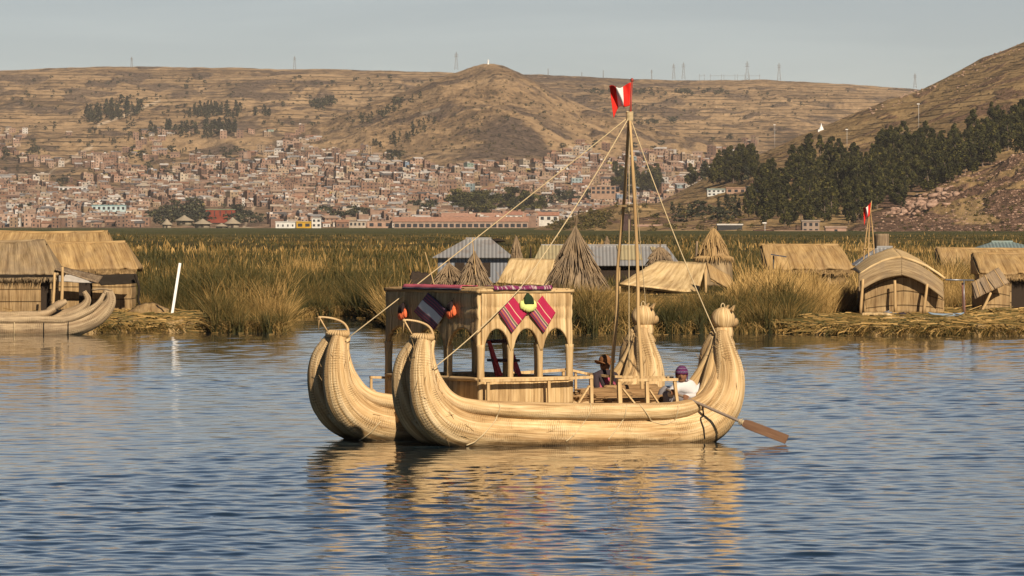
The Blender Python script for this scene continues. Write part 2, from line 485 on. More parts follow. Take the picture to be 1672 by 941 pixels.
def zfar(px, d):
    X = (px - CX) * d / F
    zc = crest(C_FAR, px, 8500.)
    t = np.clip((d - SHORE) / (8500. - SHORE), 0, None)
    s = np.interp(t, [0, .08, .27, .58, .8, 1, 1.5], [0.0, .03, .155, .42, .70, 1, 1.01])
    z = .3 + (zc - .3) * s
    amp = sstep(0.15, .5, t) * (1 - .85 * sstep(.86, 1.0, t))
    z = z + amp * (fbm(X / 230, d / 420, 11, 4, True) - .55) * 38 + amp * (fbm(X / 50, d / 120, 12, 3) - .5) * 9 + amp * (fbm(X / 16, d / 34, 13, 2) - .5) * 3.0
    # central hill and its shoulder
    zm = crest(C_MID, px, 6300.)
    tm = (d - 4700.) / 1600.
    sm = np.where(tm < 1, np.clip(tm, 0, 1) ** .95, np.clip(1 - (tm - 1) * .55, 0, 1))
    base = H + (HY - 318) * 4700 / F
    z2 = base + (zm - base) * sm
    am = sstep(.12, .5, tm) * (1 - .9 * sstep(.86, 1.02, tm))
    z2 = z2 + am * (fbm(X / 60 + d / 900, d / 260, 21, 5, True) - .55) * 20 + am * (fbm(X / 13, d / 40, 23, 3, True) - .5) * 3.6
    z2 = np.where(tm <= 0, -50, z2)
    k = 5.0
    hmix = np.clip(.5 + .5 * (z2 - z) / k, 0, 1)
    z = z * (1 - hmix) + z2 * hmix + k * hmix * (1 - hmix) * .5
    z = z + sstep(.02, .15, t) * (fbm(X / 22, d / 60, 31, 3) - .5) * 2.2
    return z

def znear(px, d):
    X = (px - CX) * d / F
    out = np.full(np.broadcast(px, d).shape, -3.0)
    def layer(tab, d0, dc, pw, back, nsc, namp, seed, rg=False):
        zc = crest(tab, px, dc)
        t = (d - d0) / (dc - d0)
        s = np.where(t < 1, np.clip(t, 0, 1) ** pw, np.clip(1 - (t - 1) * back, -1, 1))
        z = .2 + (zc - .2) * s
        a = sstep(.05, .4, t) * (1 - .8 * sstep(.88, 1.03, t)) * np.clip((zc - 1) / 12, 0, 1)
        z = z + a * (fbm(X / nsc, d / (nsc * 1.8), seed, 5, rg) - .5) * namp
        return np.where(t <= 0, -3, z)
    out = np.maximum(out, layer(C_BIG, 1960., 3450., .9, .8, 60, 9, 41, True))
    out = np.maximum(out, layer(C_FOLD, 1960., 2900., .95, .9, 50, 5, 44, True))
    out = np.maximum(out, layer(C_MOUND, 2150., 2550., .8, .5, 22, 5, 42))
    out = np.maximum(out, layer(C_ROCK, 1905., 2200., .8, .6, 14, 6.5, 43, True))
    return out

def ground(px, d):
    px = np.asarray(px, float); d = np.asarray(d, float)
    zn = np.where(d < 3689, znear(px, d), -3)
    zf = np.where(d > SHORE - 40, zfar(px, d), -3)
    return np.maximum(zn, zf)

_dl = np.concatenate([np.arange(1900, 3690, 6.0), np.arange(3690, 8900, 12.0)])
def hit(px, py, dmin=1900, dmax=8900):
    """first point of the land seen at photo pixel (px, py)"""
    d = _dl[(_dl >= dmin) & (_dl <= dmax)]
    z = ground(np.full(len(d), float(px)), d)
    y = HY - (z - H) * F / d
    k = np.nonzero((y <= py) & (z > 0))[0]
    if not len(k): return None
    dd = d[k[0]]
    return Vector(((px - CX) * dd / F, dd, float(z[k[0]])))

ROADS = [[(398, 372), (412, 345), (425, 318), (440, 290), (446, 280), (470, 268)], [(470, 362), (496, 340), (520, 302)], [(784, 318), (786, 290), (792, 266)],
         [(690, 186), (716, 179)], [(160, 205), (200, 190), (260, 165)], [(60, 300), (90, 275), (150, 240)], [(1010, 290), (980, 262), (930, 240)]]

def seg_dist(px, py, pl):
    d = np.full(px.shape, 1e9)
    for (x0, y0), (x1, y1) in zip(pl[:-1], pl[1:]):
        L2 = (x1 - x0)**2 + (y1 - y0)**2
        t = np.clip(((px - x0) * (x1 - x0) + (py - y0) * (y1 - y0)) / L2, 0, 1)
        d = np.minimum(d, np.hypot(px - x0 - t * (x1 - x0), py - y0 - t * (y1 - y0)))
    return d

def hill_mat(name, a, b, c, rockc, period, patch, near):
    t = NT(name, .95, .1)
    o = t.obj()
    big = t.noise(o, .0045 * (3 if near else 1), 5, .6)
    fine = t.noise(t.mapping(o, (1, .35, 1)), .09 * (2.2 if near else 1), 5, .65)
    v = t.n('ShaderNodeTexVoronoi', Scale=1.0); t.l(t.mapping(o, (.012 * patch, .006 * patch, .05 * patch)), v.inputs['Vector'])
    cell = t.n('ShaderNodeSeparateColor'); t.l(v.outputs['Color'], cell.inputs[0])
    f = t.math('ADD', t.math('MULTIPLY', big, .55), t.math('MULTIPLY', fine, .45))
    col = t.ramp(f, [(.36, tuple(x * .8 for x in a)), (.44, a), (.5, b), (.6, c)])
    col = t.mix(t.math('MULTIPLY', cell.outputs[0], .35), col, tuple(x * 1.18 for x in c))
    # stone terrace walls following the contours
    w = t.n('ShaderNodeTexWave', _wave_type='BANDS', _bands_direction='Z', Scale=.314 / period, Distortion=3.2, Detail=3)
    w.inputs['Detail Scale'].default_value = .25
    t.l(t.mapping(o, (.045, .045, 1)), w.inputs['Vector'])
    wm = t.ramp(t.noise(t.mapping(o, (.02, .012, .12)), 1, 4, .6), [(.38, (0, 0, 0)), (.54, (1, 1, 1))])
    ln = t.math('MULTIPLY', t.ramp(w.outputs['Fac'], [(0, (1, 1, 1)), (.24, (0, 0, 0))]), wm)
    ln = t.math('MULTIPLY', ln, t.math('SUBTRACT', 1.0, t.math('MAXIMUM', t.attr('town').outputs['Fac'], t.attr('steep').outputs['Fac'])))
    col = t.mix(t.math('MULTIPLY', ln, .75), col, (.09, .068, .042))
    # rock
    rk = t.math('MULTIPLY', t.attr('rock').outputs['Fac'], 1.0)
    rn = t.noise(t.mapping(o, (1, .5, 1)), .22 * (1.3 if near else .55), 6, .72, .4)
    rc = t.ramp(rn, [(.38, tuple(x * .35 for x in rockc)), (.5, rockc), (.66, tuple(x * 1.5 for x in rockc))])
    col = t.mix(t.math('MULTIPLY', rk, .9), col, rc)
    # scrub
    sv = t.n('ShaderNodeTexVoronoi', Scale=1.0); t.l(t.mapping(o, (.2 if near else .13, .10 if near else .05, .2 if near else .13)), sv.inputs['Vector'])
    sm = t.ramp(t.noise(o, .012 * (2 if near else 1), 3, .5), [(.40, (0, 0, 0)), (.58, (1, 1, 1))])
    sd = t.math('MULTIPLY', t.ramp(sv.outputs['Distance'], [(.16, (1, 1, 1)), (.25, (0, 0, 0))]), sm)
    col = t.mix(t.math('MULTIPLY', sd, .7), col, (.055, .052, .03))
    col = t.mix(t.math('MULTIPLY', t.attr('town').outputs['Fac'], .75), col, t.ramp(fine, [(.35, (.12, .078, .052)), (.6, (.28, .19, .13))]))
    col = t.mix(t.attr('road').outputs['Fac'], col, (.55, .43, .30))
    t.col(col)
    h = t.math('ADD', t.math('MULTIPLY', fine, .6), t.math('ADD', t.math('MULTIPLY', t.math('MULTIPLY', rn, rk), 2.4), t.math('MULTIPLY', ln, -.6)))
    t.nrm(t.bump(h, 1.0, 8.0 if not near else 3.2))
    return t.m

def town_density(px, py):
    """how closely houses stand at photo pixel (px, py)"""
    top = np.interp(px, [-100, 0, 100, 200, 300, 330, 420, 480, 560, 640, 700, 760, 850, 900, 950, 1000, 1060, 1120, 1180, 1230, 1300],
                    [275, 278, 296, 262, 268, 245, 262, 235, 240, 252, 268, 262, 262, 250, 228, 246, 238, 244, 230, 214, 400])
    d = sstep(0, 34, py - top)
    d = np.maximum(d, .16 * sstep(185, 235, py) * (vn(px / 60, py / 24, 33) > .45) * (px < 520))
    d = d * np.interp(px, [0, 700, 830, 960, 1100, 1230], [1, .95, .6, .5, .45, .3])
    return np.where((vn(px / 46, py / 22, 77) < .30), d * .35, d)

def grid_land(name, fn, pxs, ds, mat, rockfn):
    D, PX = np.meshgrid(ds, pxs, indexing='ij')
    Z = fn(PX, D)
    X = (PX - CX) * D / F
    PY = HY - (Z - H) * F / D
    nr, nc = D.shape
    i = np.arange(nr - 1)[:, None] * nc + np.arange(nc - 1)[None]
    Q = np.stack([i, i + 1, i + nc + 1, i + nc], -1).reshape(-1, 4)
    zz = Z.ravel()
    Q = Q[(zz[Q] > -2.9).any(axis=1)]
    road = np.zeros_like(X)
    if 'far' in name:
        steep = np.where(D < 6400, .85, 0) * sstep(5000, 5300, D) * (np.interp(PX, C_MID[:, 0], C_MID[:, 1]) < 300)
        for r in ROADS: road = np.maximum(road, 1 - sstep(.8, 3.0, seg_dist(PX, PY, r) + (vn(PX / 6, PY / 5, 5) - .5) * 2))
        town = town_density(PX, PY)
    else:
        town = np.zeros_like(X); steep = np.where(D < 2240, .8, .3) + 0 * X
    rock = rockfn(PX, PY, X, D)
    o = np_mesh(name, np.stack([X, D, Z], -1).reshape(-1, 3), Q, mat, smooth=True,
                attrs={'road': road.ravel() * .8, 'town': town.ravel(), 'rock': rock.ravel(), 'steep': steep.ravel()})
    return tag(o, kind='structure')

def rock_far(px, py, X, D):
    tri = sstep(0, 60, py - (125 + np.abs(px - 850) * .95)) * (1 - sstep(235, 285, py)) * (D < 6500)
    left = sstep(0, 30, py - 215) * (1 - sstep(275, 300, py)) * sstep(320, 370, px) * (1 - sstep(520, 600, px))
    n = fbm(X / 45, D / 110, 51, 4)
    return np.clip(np.maximum(tri, left * .9) * sstep(.34, .50, n) + .75 * sstep(.56, .68, n), 0, 1)

def rock_near(px, py, X, D):
    n = fbm(X / 16, D / 34, 61, 4)
    bot = (D < 2260) & (px > 1300)
    return np.clip(np.where(bot, sstep(.42, .56, n), .8 * sstep(.60, .68, n)), 0, 1)

M_FAR = hill_mat('dry_hill_far', (.12, .078, .043), (.275, .18, .096), (.41, .28, .155), (.21, .15, .11), 5.5, 1, False)
M_NEAR = hill_mat('dry_hill_near', (.12, .077, .036), (.235, .155, .07), (.35, .24, .115), (.26, .155, .105), 3.2, 3, True)
pf = np.concatenate([[-2600, -1500, -900, -600], np.linspace(-400, 2000, 1000), [2300, 2900, 4200]])
df = np.concatenate([[3650, 3690], np.linspace(3694, 8900, 620), [9400, 10400, 12500]])
grid_land('far_hills', zfar, pf, df, M_FAR, rock_far)
pn = np.concatenate([np.linspace(820, 2100, 720), [2200, 2500, 2900, 3600, 4600]])
dn = np.concatenate([np.linspace(1900, 2300, 150), np.linspace(2306, 3700, 210)])
grid_land('near_hill', znear, pn, dn, M_NEAR, rock_near)

# ------------------------------------------------------------------ marsh: a sheet of matted reeds with blades standing in it
FR = np.array([(-2500, 205), (-150, 206), (215, 206), (222, 200), (338, 198), (345, 189.5), (466, 189), (476, 214), (500, 222), (560, 223), (612, 219), (630, 200), (650, 190), (700, 189), (1290, 188.5),
               (1330, 195), (1400, 200), (1405, 214), (1672, 216), (3200, 216)], float)
def front(px): return np.interp(px, FR[:, 0], FR[:, 1])

def reedcol(t, fac, patch):
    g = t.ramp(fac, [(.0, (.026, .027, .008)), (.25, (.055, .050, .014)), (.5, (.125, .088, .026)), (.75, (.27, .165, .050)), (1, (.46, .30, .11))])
    return g

def blade_mat():
    t = NT('reed_blades', .7, .2)
    t.col(reedcol(t, t.attr('tint').outputs['Fac'], None))
    t.b.inputs['Subsurface Weight'].default_value = 0
    return t.m
M_BLADE = blade_mat()

def tintfield(x, y):
    """green and straw coloured patches of the marsh"""
    a = fbm(x / 11, y / 30, 91, 4)
    b = fbm(x / 3.2, y / 6, 92, 3)
    return np.clip((a - .5) * 2.6 + (b - .5) * 1.3 + .5, 0, 1)

def marsh_sheet():
    ds = np.concatenate([np.arange(0, 12, .8), np.exp(np.linspace(math.log(12), math.log(3560), 190))])
    pxs = np.concatenate([[-2600, -1500, -800, -500], np.linspace(-300, 1980, 420), [2300, 2900, 4000]])
    O, PX = np.meshgrid(ds, pxs, indexing='ij')
    f0 = front(PX) + 1.5
    D = np.minimum(f0 + O, 3745)
    X = (PX - CX) * D / F
    Z = .05 + .95 * sstep(0, 9, O) + .35 * sstep(40, 200, O)
    Z = Z + (vn(X / 1.4, D / 2.4, 71) - .5) * .3 * sstep(2, 8, O) * (1 - sstep(500, 1500, D)) + (fbm(X / 20, D / 60, 72, 3) - .5) * .9 * sstep(60, 300, O) * (1 - .5 * sstep(1200, 2500, D))
    nr, nc = D.shape
    i = np.arange(nr - 1)[:, None] * nc + np.arange(nc - 1)[None]
    Q = np.stack([i, i + 1, i + nc + 1, i + nc], -1).reshape(-1, 4)
    t = NT('marsh', .9, .1)
    o = t.obj()
    n1 = t.noise(t.mapping(o, (.075, .014, .05)), 1, 5, .65)
    n2 = t.noise(t.mapping(o, (3.0, .35, 1)), 1, 5, .7)
    f = t.math('ADD', t.math('MULTIPLY', n1, .6), t.math('MULTIPLY', n2, .4))
    sep = t.n('ShaderNodeSeparateXYZ'); t.l(o, sep.inputs[0])
    dist = t.n('ShaderNodeMapRange'); t.l(sep.outputs[1], dist.inputs[0])
    dist.inputs[1].default_value = 500; dist.inputs[2].default_value = 1500
    near_c = t.ramp(f, [(.34, (.03, .03, .010)), (.47, (.07, .06, .018)), (.56, (.16, .11, .036)), (.68, (.30, .20, .07))])
    far_c = t.ramp(f, [(.34, (.050, .055, .018)), (.5, (.078, .078, .026)), (.68, (.15, .125, .042))])
    t.col(t.mix(dist.outputs[0], near_c, far_c)).nrm(t.bump(n2, 1.0, .5))
    m = np_mesh('marsh', np.stack([X, D, Z], -1).reshape(-1, 3), Q, t.m, smooth=True)
    tag(m, kind='structure')
marsh_sheet()

KEEP = []    # footprints (x0, x1, y0, y1) kept clear of standing reeds
def blades(name, X, Y, Z0, Hh, W, tint, seed, bend=.35, mat=None, lean=0.12, kind=True, face=None, segs=3, dx=None, dy=None):
    rng = np.random.RandomState(seed)
    n = len(X)
    a = rng.uniform(0, 2 * math.pi, n)
    lx = np.cos(a) * (rng.rand(n) * bend + 0) * Hh + (dx if dx is not None else 0); ly = np.sin(a) * rng.rand(n) * bend * Hh + (dy if dy is not None else 0)
    f = rng.uniform(-.9, .9, n) if face is None else face
    wx, wy = np.cos(f) * W / 2, np.sin(f) * W / 2
    lv = np.linspace(0, 1, segs + 1)
    V = np.zeros((n, segs + 1, 2, 3)); T = np.zeros((n, segs + 1, 2))
    for k, t in enumerate(lv):
        tt = t ** 1.8
        cx = X + lx * (tt + lean * t); cy = Y + ly * (tt + lean * t)
        cz = Z0 + Hh * (t - .22 * bend * t**3)
        w = (1 - t) ** .6 * .9 + .1
        V[:, k, 0] = np.stack([cx - wx * w, cy - wy * w, cz], -1)
        V[:, k, 1] = np.stack([cx + wx * w, cy + wy * w, cz], -1)
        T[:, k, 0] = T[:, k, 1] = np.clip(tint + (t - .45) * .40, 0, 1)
    idx = np.arange(n * (segs + 1) * 2).reshape(n, segs + 1, 2)
    Q = np.stack([idx[:, :-1, 0], idx[:, :-1, 1], idx[:, 1:, 1], idx[:, 1:, 0]], -1).reshape(-1, 4)
    o = np_mesh(name, V.reshape(-1, 3), Q, mat or M_BLADE, tint=T.ravel())
    if kind: tag(o, kind='stuff')
    return o

def reed_field(n, o0, o1, hmin, hmax, w0, w1, seed, px0=-220, px1=1890, pw=1.0, dens=None):
    rng = np.random.RandomState(seed)
    px = rng.uniform(px0, px1, n)
    off = o0 + (o1 - o0) * rng.rand(n) ** pw
    d = front(px) + off + (vn(px / 9, px * 0, seed) - .5) * 1.6
    x = (px - CX) * d / F
    # tufts
    cl = vn(x / .55, d / .8, seed + 3)
    keep = rng.rand(n) < (.35 + .9 * cl)
    hf = fbm(x / 2.6, d / 6, seed + 5, 3)
    for (a, b, c, e) in KEEP: keep &= ~((x > a) & (x < b) & (d > c) & (d < e))
    px, off, d, x, cl, hf = px[keep], off[keep], d[keep], x[keep], cl[keep], hf[keep]
    m = len(x)
    h = (hmin + (hmax - hmin) * (.25 + .75 * rng.rand(m))) * (.55 + .8 * hf) * (.66 + .6 * cl) * (.8 + .2 * sstep(0, 2, off))
    z0 = np.where(off < 3, -.05, .05 + .75 * sstep(0, 9, off))
    hs = np.interp(px, [-300, 200, 345, 470, 620, 660, 700, 1000, 1015, 1160, 1185, 1215, 1250, 1330, 1352, 1400, 1402, 1560, 1620, 2000], [.72, .72, .92, .86, .74, .6, .46, .46, .22, .22, .44, .8, .95, .78, .45, .45, .8, .85, .7, .7])
    hs = np.where(off < 4, np.interp(px, [-300, 1180, 1230, 1400, 1560, 2000], [.82, .78, .9, .8, .8, .7]), hs)
    hs = np.where(off > 60, .74, hs)
    h = np.maximum(.25, (h * hs - z0 * .75))
    w = w0 + (w1 - w0) * rng.rand(m)
    tf = np.clip(tintfield(x, d) * .75 + rng.normal(0, .18, m) + .01 + np.where(off < 16, .42 * (vn(x / 1.0, d / 1.7, 55) - .36), 0), 0, 1)
    return x, d, z0, h, w, tf

# ------------------------------------------------------------------ the double-hulled reed boat
BX, BY, BA = 0.287, 95.0, math.radians(27)
bc, bs = math.cos(BA), math.sin(BA)
boat = empty('reed_boat', (BX, BY, 0), BA)
tag(boat, 'large golden double-hulled reed boat with an arched cabin and puma heads at the stern', 'boat')

def by(px, py, y):
    """boat-frame point seen at (px, py) on the plane y"""
    k = (px - CX) / F
    x = (k * (BY + y * bc) - BX + y * bs) / (bc - k * bs)
    Y = BY + x * bs + y * bc
    return Vector((x, y, H + (HY - py) * Y / F))
def bx(px, py, x):
    k = (px - CX) / F
    y = (BX + x * bc - k * (BY + x * bs)) / (bs + k * bc)
    Y = BY + x * bs + y * bc
    return Vector((x, y, H + (HY - py) * Y / F))
def bw(v):
    """boat frame to world"""
    return Vector((BX + v[0] * bc - v[1] * bs, BY + v[0] * bs + v[1] * bc, v[2]))

# profile of the near hull's outer bundle, read in the plane y = -1.8, then made relative to its hull
PROF = [(694, 551, .105), (691, 568, .145), (689, 590, .185), (689, 615, .22), (693, 642, .255), (704, 668, .31), (728, 691, .35), (770, 704, .38), (840, 709, .39), (940, 711, .39), (1050, 711, .39),
        (1115, 704, .385), (1155, 688, .36), (1178, 662, .33), (1189, 632, .28), (1190, 602, .235), (1185, 576, .185), (1181, 556, .14), (1180, 545, .12)]
def spread(i, n):
    """how far the pair of bundles stands apart along the hull"""
    t = i / (n - 1)
    return (1 - .66 * math.exp(-(t / .09) ** 2)) * (1 - .72 * math.exp(-((1 - t) / .10) ** 2))
base = [(by(px, py, -1.5 - .31 * spread(i, len(PROF))), r) for i, (px, py, r) in enumerate(PROF)]

def make_hull(yc, seed, toe=0.0):
    n = len(base)
    hull = MB()
    for s in (-1, 1):
        hull.tube([(p.x, yc + s * .31 * spread(i, n), p.z, r) for i, (p, r) in enumerate(base)], n=44, step=.035, rough=.025, ridge=.035, pinch=.52, seed=seed + s)
    # filling bundles under the deck between the pair
    hull.tube([(p.x, yc, p.z - .05, r * .8) for p, r in base[5:-5]], n=16, step=.15)
    # stray stalks working loose from the bindings
    rnd = random.Random(seed)
    for k in range(260):
        i = rnd.randrange(1, n - 2); s = rnd.choice((-1, 1)); (p, r), (p2, r2) = base[i], base[i + 1]
        u = rnd.random(); c = Vector((p.x, yc + s * .31 * spread(i, n), p.z)).lerp(Vector((p2.x, yc + s * .31 * spread(i + 1, n), p2.z)), u); r = r + (r2 - r) * u
        tg = (p2 - p).normalized() * rnd.choice((-1, 1)); nn = tg.cross(Vector((0, 1, 0))).normalized(); a = rnd.uniform(0, 6.283)
        o = nn * math.cos(a) + Vector((0, 1, 0)) * math.sin(a)
        if c.z + o.z * r < .03: continue
        q = c + o * r * .99; l = rnd.uniform(.06, .24); sd = tg.cross(o) * rnd.uniform(-.5, .5)
        hull.tube([(*q, .005), (*(q + (tg + sd) * l * .5 + o * .006), .0045), (*(q + (tg + sd) * l + o * rnd.uniform(.005, .05)), .003)], n=4, cap=False)
    h = hull.build('hull', GOLD, boat)
    g = lambda px, py, r, yo: (by(px, py, -1.5 - abs(yo)).x, yc + yo, by(px, py, -1.5 - abs(yo)).z, r)
    for s in (-1, 1):
        gm = MB()
        gm.tube([g(706, 556, .05, s * .10), g(703, 575, .06, s * .15), g(706, 598, .075, s * .22), g(714, 622, .09, s * .31), g(734, 650, .108, s * .42), g(768, 664, .125, s * .50), g(850, 670, .14, s * .57),
                 g(950, 672, .142, s * .58), g(1060, 672, .142, s * .58), g(1115, 668, .138, s * .56), g(1145, 655, .125, s * .47), g(1163, 632, .11, s * .33), g(1171, 604, .09, s * .22), g(1172, 575, .07, s * .14), g(1173, 552, .05, s * .08)],
                n=24, step=.05, rough=.03, ridge=.02, pinch=.62, seed=seed + 5 + s)
        gm.build('gunwale_roll', GOLD2, h)
    # inner throat bundles at the stern
    th = MB()
    for s in (-1, 1):
        th.tube([g(1090 if s > 0 else 1136, 668, .09, s * .3), g(1128 if s > 0 else 1146, 655, .12, s * .27), g(1150 if s > 0 else 1156, 630, .12, s * .2), g(1163, 600, .11, s * .12), g(1169, 570, .08, s * .06), g(1172, 550, .06, s * .04)], n=18, step=.06, rough=.05, ridge=.05, seed=seed + 20 + s)
    for k in range(7):
        yo = -.30 + .12 * k
        th.tube([g(1136 + 5 * (k % 2), 664, .05, yo), g(1140 + 6 * (k % 3), 648 - 6 * (k % 3), .06, yo), g(1150 + 4 * (k % 2), 634 - 8 * (k % 2), .04, yo * .9)], n=12, step=.05, rough=.05)
    th.build('stern_bundles', STERN, h)
    # outer fan of the stern: long reeds rising to the neck
    sf = MB()
    for k, yo in enumerate((-.40, -.26, -.12, .12, .26, .40)):
        sf.tube([g(1186, 672, .10, yo * 1.25), g(1201, 645, .115, yo * 1.15), g(1203, 612, .10, yo * .95), g(1196, 582, .08, yo * .62), g(1188, 560, .065, yo * .34), g(1184, 546, .055, yo * .28)], n=16, step=.05, rough=.04, ridge=.05, seed=seed + 40 + k)
    sf.build('stern_fan', STERN, h)
    # puma head
    hc = by(1181, 521, -1.5); hc.y = yc
    hd = MB()
    hd.tube([(hc.x, yc, hc.z - .30, .155), (hc.x, yc, hc.z - .22, .165), (hc.x, yc, hc.z - .14, .15)], n=28, step=.02, ridge=.04, seed=3)
    hd.tube([(hc.x + .02, yc, hc.z - .46, .19), (hc.x, yc, hc.z - .34, .16), (hc.x, yc, hc.z - .27, .15)], n=28, step=.03, ridge=.05, seed=4)
    hd.ell((hc.x, yc, hc.z + .0), (.205, .205, .195), 36, 20, rough=.03, ribs=18, ribamp=.03)
    hd.ell((hc.x + .15, yc, hc.z - .05), (.12, .14, .10), 20, 12, rough=.03, ribs=10, ribamp=.05)
    head = hd.build('puma_head', STERN, h)
    for s in (-1, 1):
        e = MB()
        e.sheet(lambda u, v: (hc.x + .06 + .09 * v + .02 * u, yc + s * (.12 - .02 * v) + (u - .5) * .2 * (1 - v) ** .8, hc.z + .135 + .09 * v), 6, 6, .03)
        e.build('ear', STERN, h)
        e = MB(); e.ell((hc.x + .17, yc + s * .10, hc.z + .03), (.02, .022, .022), 10, 6); e.build('eye', DARKROPE, h)
    lp = MB()
    lp.tube([(hc.x - .01 + .035 * math.cos(a), yc, hc.z + .20 + .06 * math.sin(a), .009) for a in np.linspace(-.6, math.pi + .5, 12)], n=8)
    lp.build('rope_loop', ROPE, h)
    # collar and hooped handle of the bow
    tp, _ = base[0]
    co = MB()
    for k in range(26):
        a = 2 * math.pi * k / 26
        co.tube([(tp.x + .11 * math.cos(a), yc + .21 * math.sin(a), tp.z - .06, .022), (tp.x + .155 * math.cos(a), yc + .255 * math.sin(a), tp.z + .0, .03), (tp.x + .10 * math.cos(a), yc + .19 * math.sin(a), tp.z + .05, .02)], n=7, step=.03)
    co.ell((tp.x, yc, tp.z + .0), (.13, .23, .05), 20, 8, rough=.1)
    co.build('bow_collar', STERN, h)
    hp = MB()
    q = lambda px, py: by(px, py, -1.6)
    A = [q(703, 566), q(709, 548), q(704, 534), q(690, 526), q(672, 523), q(667, 524)]
    hp.tube([(p.x, yc + (-.12 if i < 1 else -.10 + .04 * i), p.z, .022 - .0015 * i) for i, p in enumerate(A)], n=12, step=.03, rough=.05)
    hp.tube([(A[5].x, yc + .06, A[5].z, .015), (q(678, 548).x, yc, q(678, 548).z, .012)], n=8)
    hp.tube([(A[5].x, yc + .06, A[5].z, .009), (A[5].x - .01, yc + .08, A[5].z - .2, .007)], n=6)
    hp.ell((A[5].x, yc + .06, A[5].z), (.03, .03, .03), 10, 6)
    hp.build('bow_hoop', GOLD2, h)
    if toe:
        for o in [h] + list(h.children):
            for v in o.data.vertices: v.co.y -= toe * v.co.x
    return h
HULL_N = make_hull(-1.5, 10)
HULL_F = make_hull(1.52, 50, .075)

# deck between the hulls
dk = MB()
dk.sheet(lambda u, v: (-1.95 + 4.05 * u, -1.75 + 3.5 * v, .56 + .03 * float(vn(u * 9, v * 7, 3))), 30, 16, .10, uvf=lambda u, v: (v * 3.5, u * 4))
for k in range(9): dk.tube([(-2.0, -1.2 + k * .3, .42, .13), (2.3, -1.2 + k * .3, .42, .13)], n=10, step=.4)
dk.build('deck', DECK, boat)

# ---- cabin
cn = by(785, 660, -1.72)
X0, X1, Y0, Y1 = cn.x, cn.x + 1.63, -1.72, 1.74
ZB, ZS, ZP, ZA, ZT = .60, 1.08, 1.56, 1.90, 2.49      # base, sill, spring of the arch, crown of the arch, top
def wall_side(pt, L, nar, seed, pw=.05):
    """pt(s, off) -> xy ; a wall with nar arches, s along it"""
    m = MB()
    n = 26 * nar
    bay = L / nar
    def zlow(s):
        k = (s % bay) / bay
        e = abs(2 * k - 1); lim = 1 - pw / bay * 1.5
        if e >= lim: return ZP - .02
        return ZP + (ZA - ZP) * (1 - (e / lim) ** 2.1) ** .62
    def bulge(z):
        b = 0
        for z0, z1 in ((ZT - .24, ZT), (ZT - .42, ZT - .24), (ZP - .1, ZT - .42)):
            if z0 <= z <= z1: b = .026 * math.sin(math.pi * min(1, max(0, (z - z0) / (z1 - z0)))) ** .5
        return b
    def f(u, v):
        s = min(L - 1e-6, max(1e-6, u * L)); zl = zlow(s)
        z = zl + (ZT - zl) * v
        x, y = pt(u * L, bulge(z) * .9 + .008 * float(vn(s * 14, z * 2, seed)))
        return (x, y, z)
    m.sheet(f, n, 22, .06, uvf=lambda u, v: (u * L, zlow(min(L - 1e-6, max(1e-6, u * L))) + (ZT - zlow(min(L - 1e-6, max(1e-6, u * L)))) * v))
    # sill wall
    m.sheet(lambda u, v: (*pt(u * L, .012 * float(vn(u * L * 12, v, seed + 1)) + .012 * math.sin(v * math.pi)), ZB - .05 + (ZS - ZB + .05) * v), 40, 4, .06, uvf=lambda u, v: (u * L + 5, v * .5))
    return m, zlow
def side_near(s, o): return (X0 + s, Y0 - o)
def side_far(s, o): return (X0 + s, Y1 + o)
def side_front(s, o): return (X0 - o, Y0 + s)
def side_rear(s, o): return (X1 + o, Y0 + s)
roof = MB()
roof.sheet(lambda u, v: (X0 - .01 + (X1 - X0 + .02) * u, Y0 - .01 + (Y1 - Y0 + .02) * v, ZT + .03 + .015 * float(vn(u * 8, v * 12, 8))), 20, 30, .06)
for a, b in (((X0 - .04, Y0 - .04), (X1 + .04, Y0 - .04)), ((X0 - .04, Y0 - .04), (X0 - .04, Y1 + .04)), ((X0 - .04, Y1 + .04), (X1 + .04, Y1 + .04)), ((X1 + .04, Y0 - .04), (X1 + .04, Y1 + .04))):
    roof.tube([(*a, ZT + .02, .032), ((a[0] + b[0]) / 2, (a[1] + b[1]) / 2, ZT + .024, .036), (*b, ZT + .02, .032)], n=12, step=.08, rough=.05, ridge=.05)
rs_ = random.Random(3)
for k in range(170):
    e = rs_.random(); near = rs_.random() < .5
    q = Vector((X0 + (X1 - X0) * e, Y0 - .03, ZT + .03)) if near else Vector((X0 - .03, Y0 + (Y1 - Y0) * e, ZT + .03))
    o = Vector((0, -1, 0)) if near else Vector((-1, 0, 0)); al = Vector((1, 0, 0)) if near else Vector((0, 1, 0))
    l = rs_.uniform(.03, .12)
    roof.tube([(*q, .005), (*(q + o * l * .5 + al * rs_.uniform(-.06, .06) + Vector((0, 0, rs_.uniform(-.03, .05)))), .003)], n=4, cap=False)
cab = empty('cabin'); cab.parent = boat
roof.build('roof', CABIN, cab)
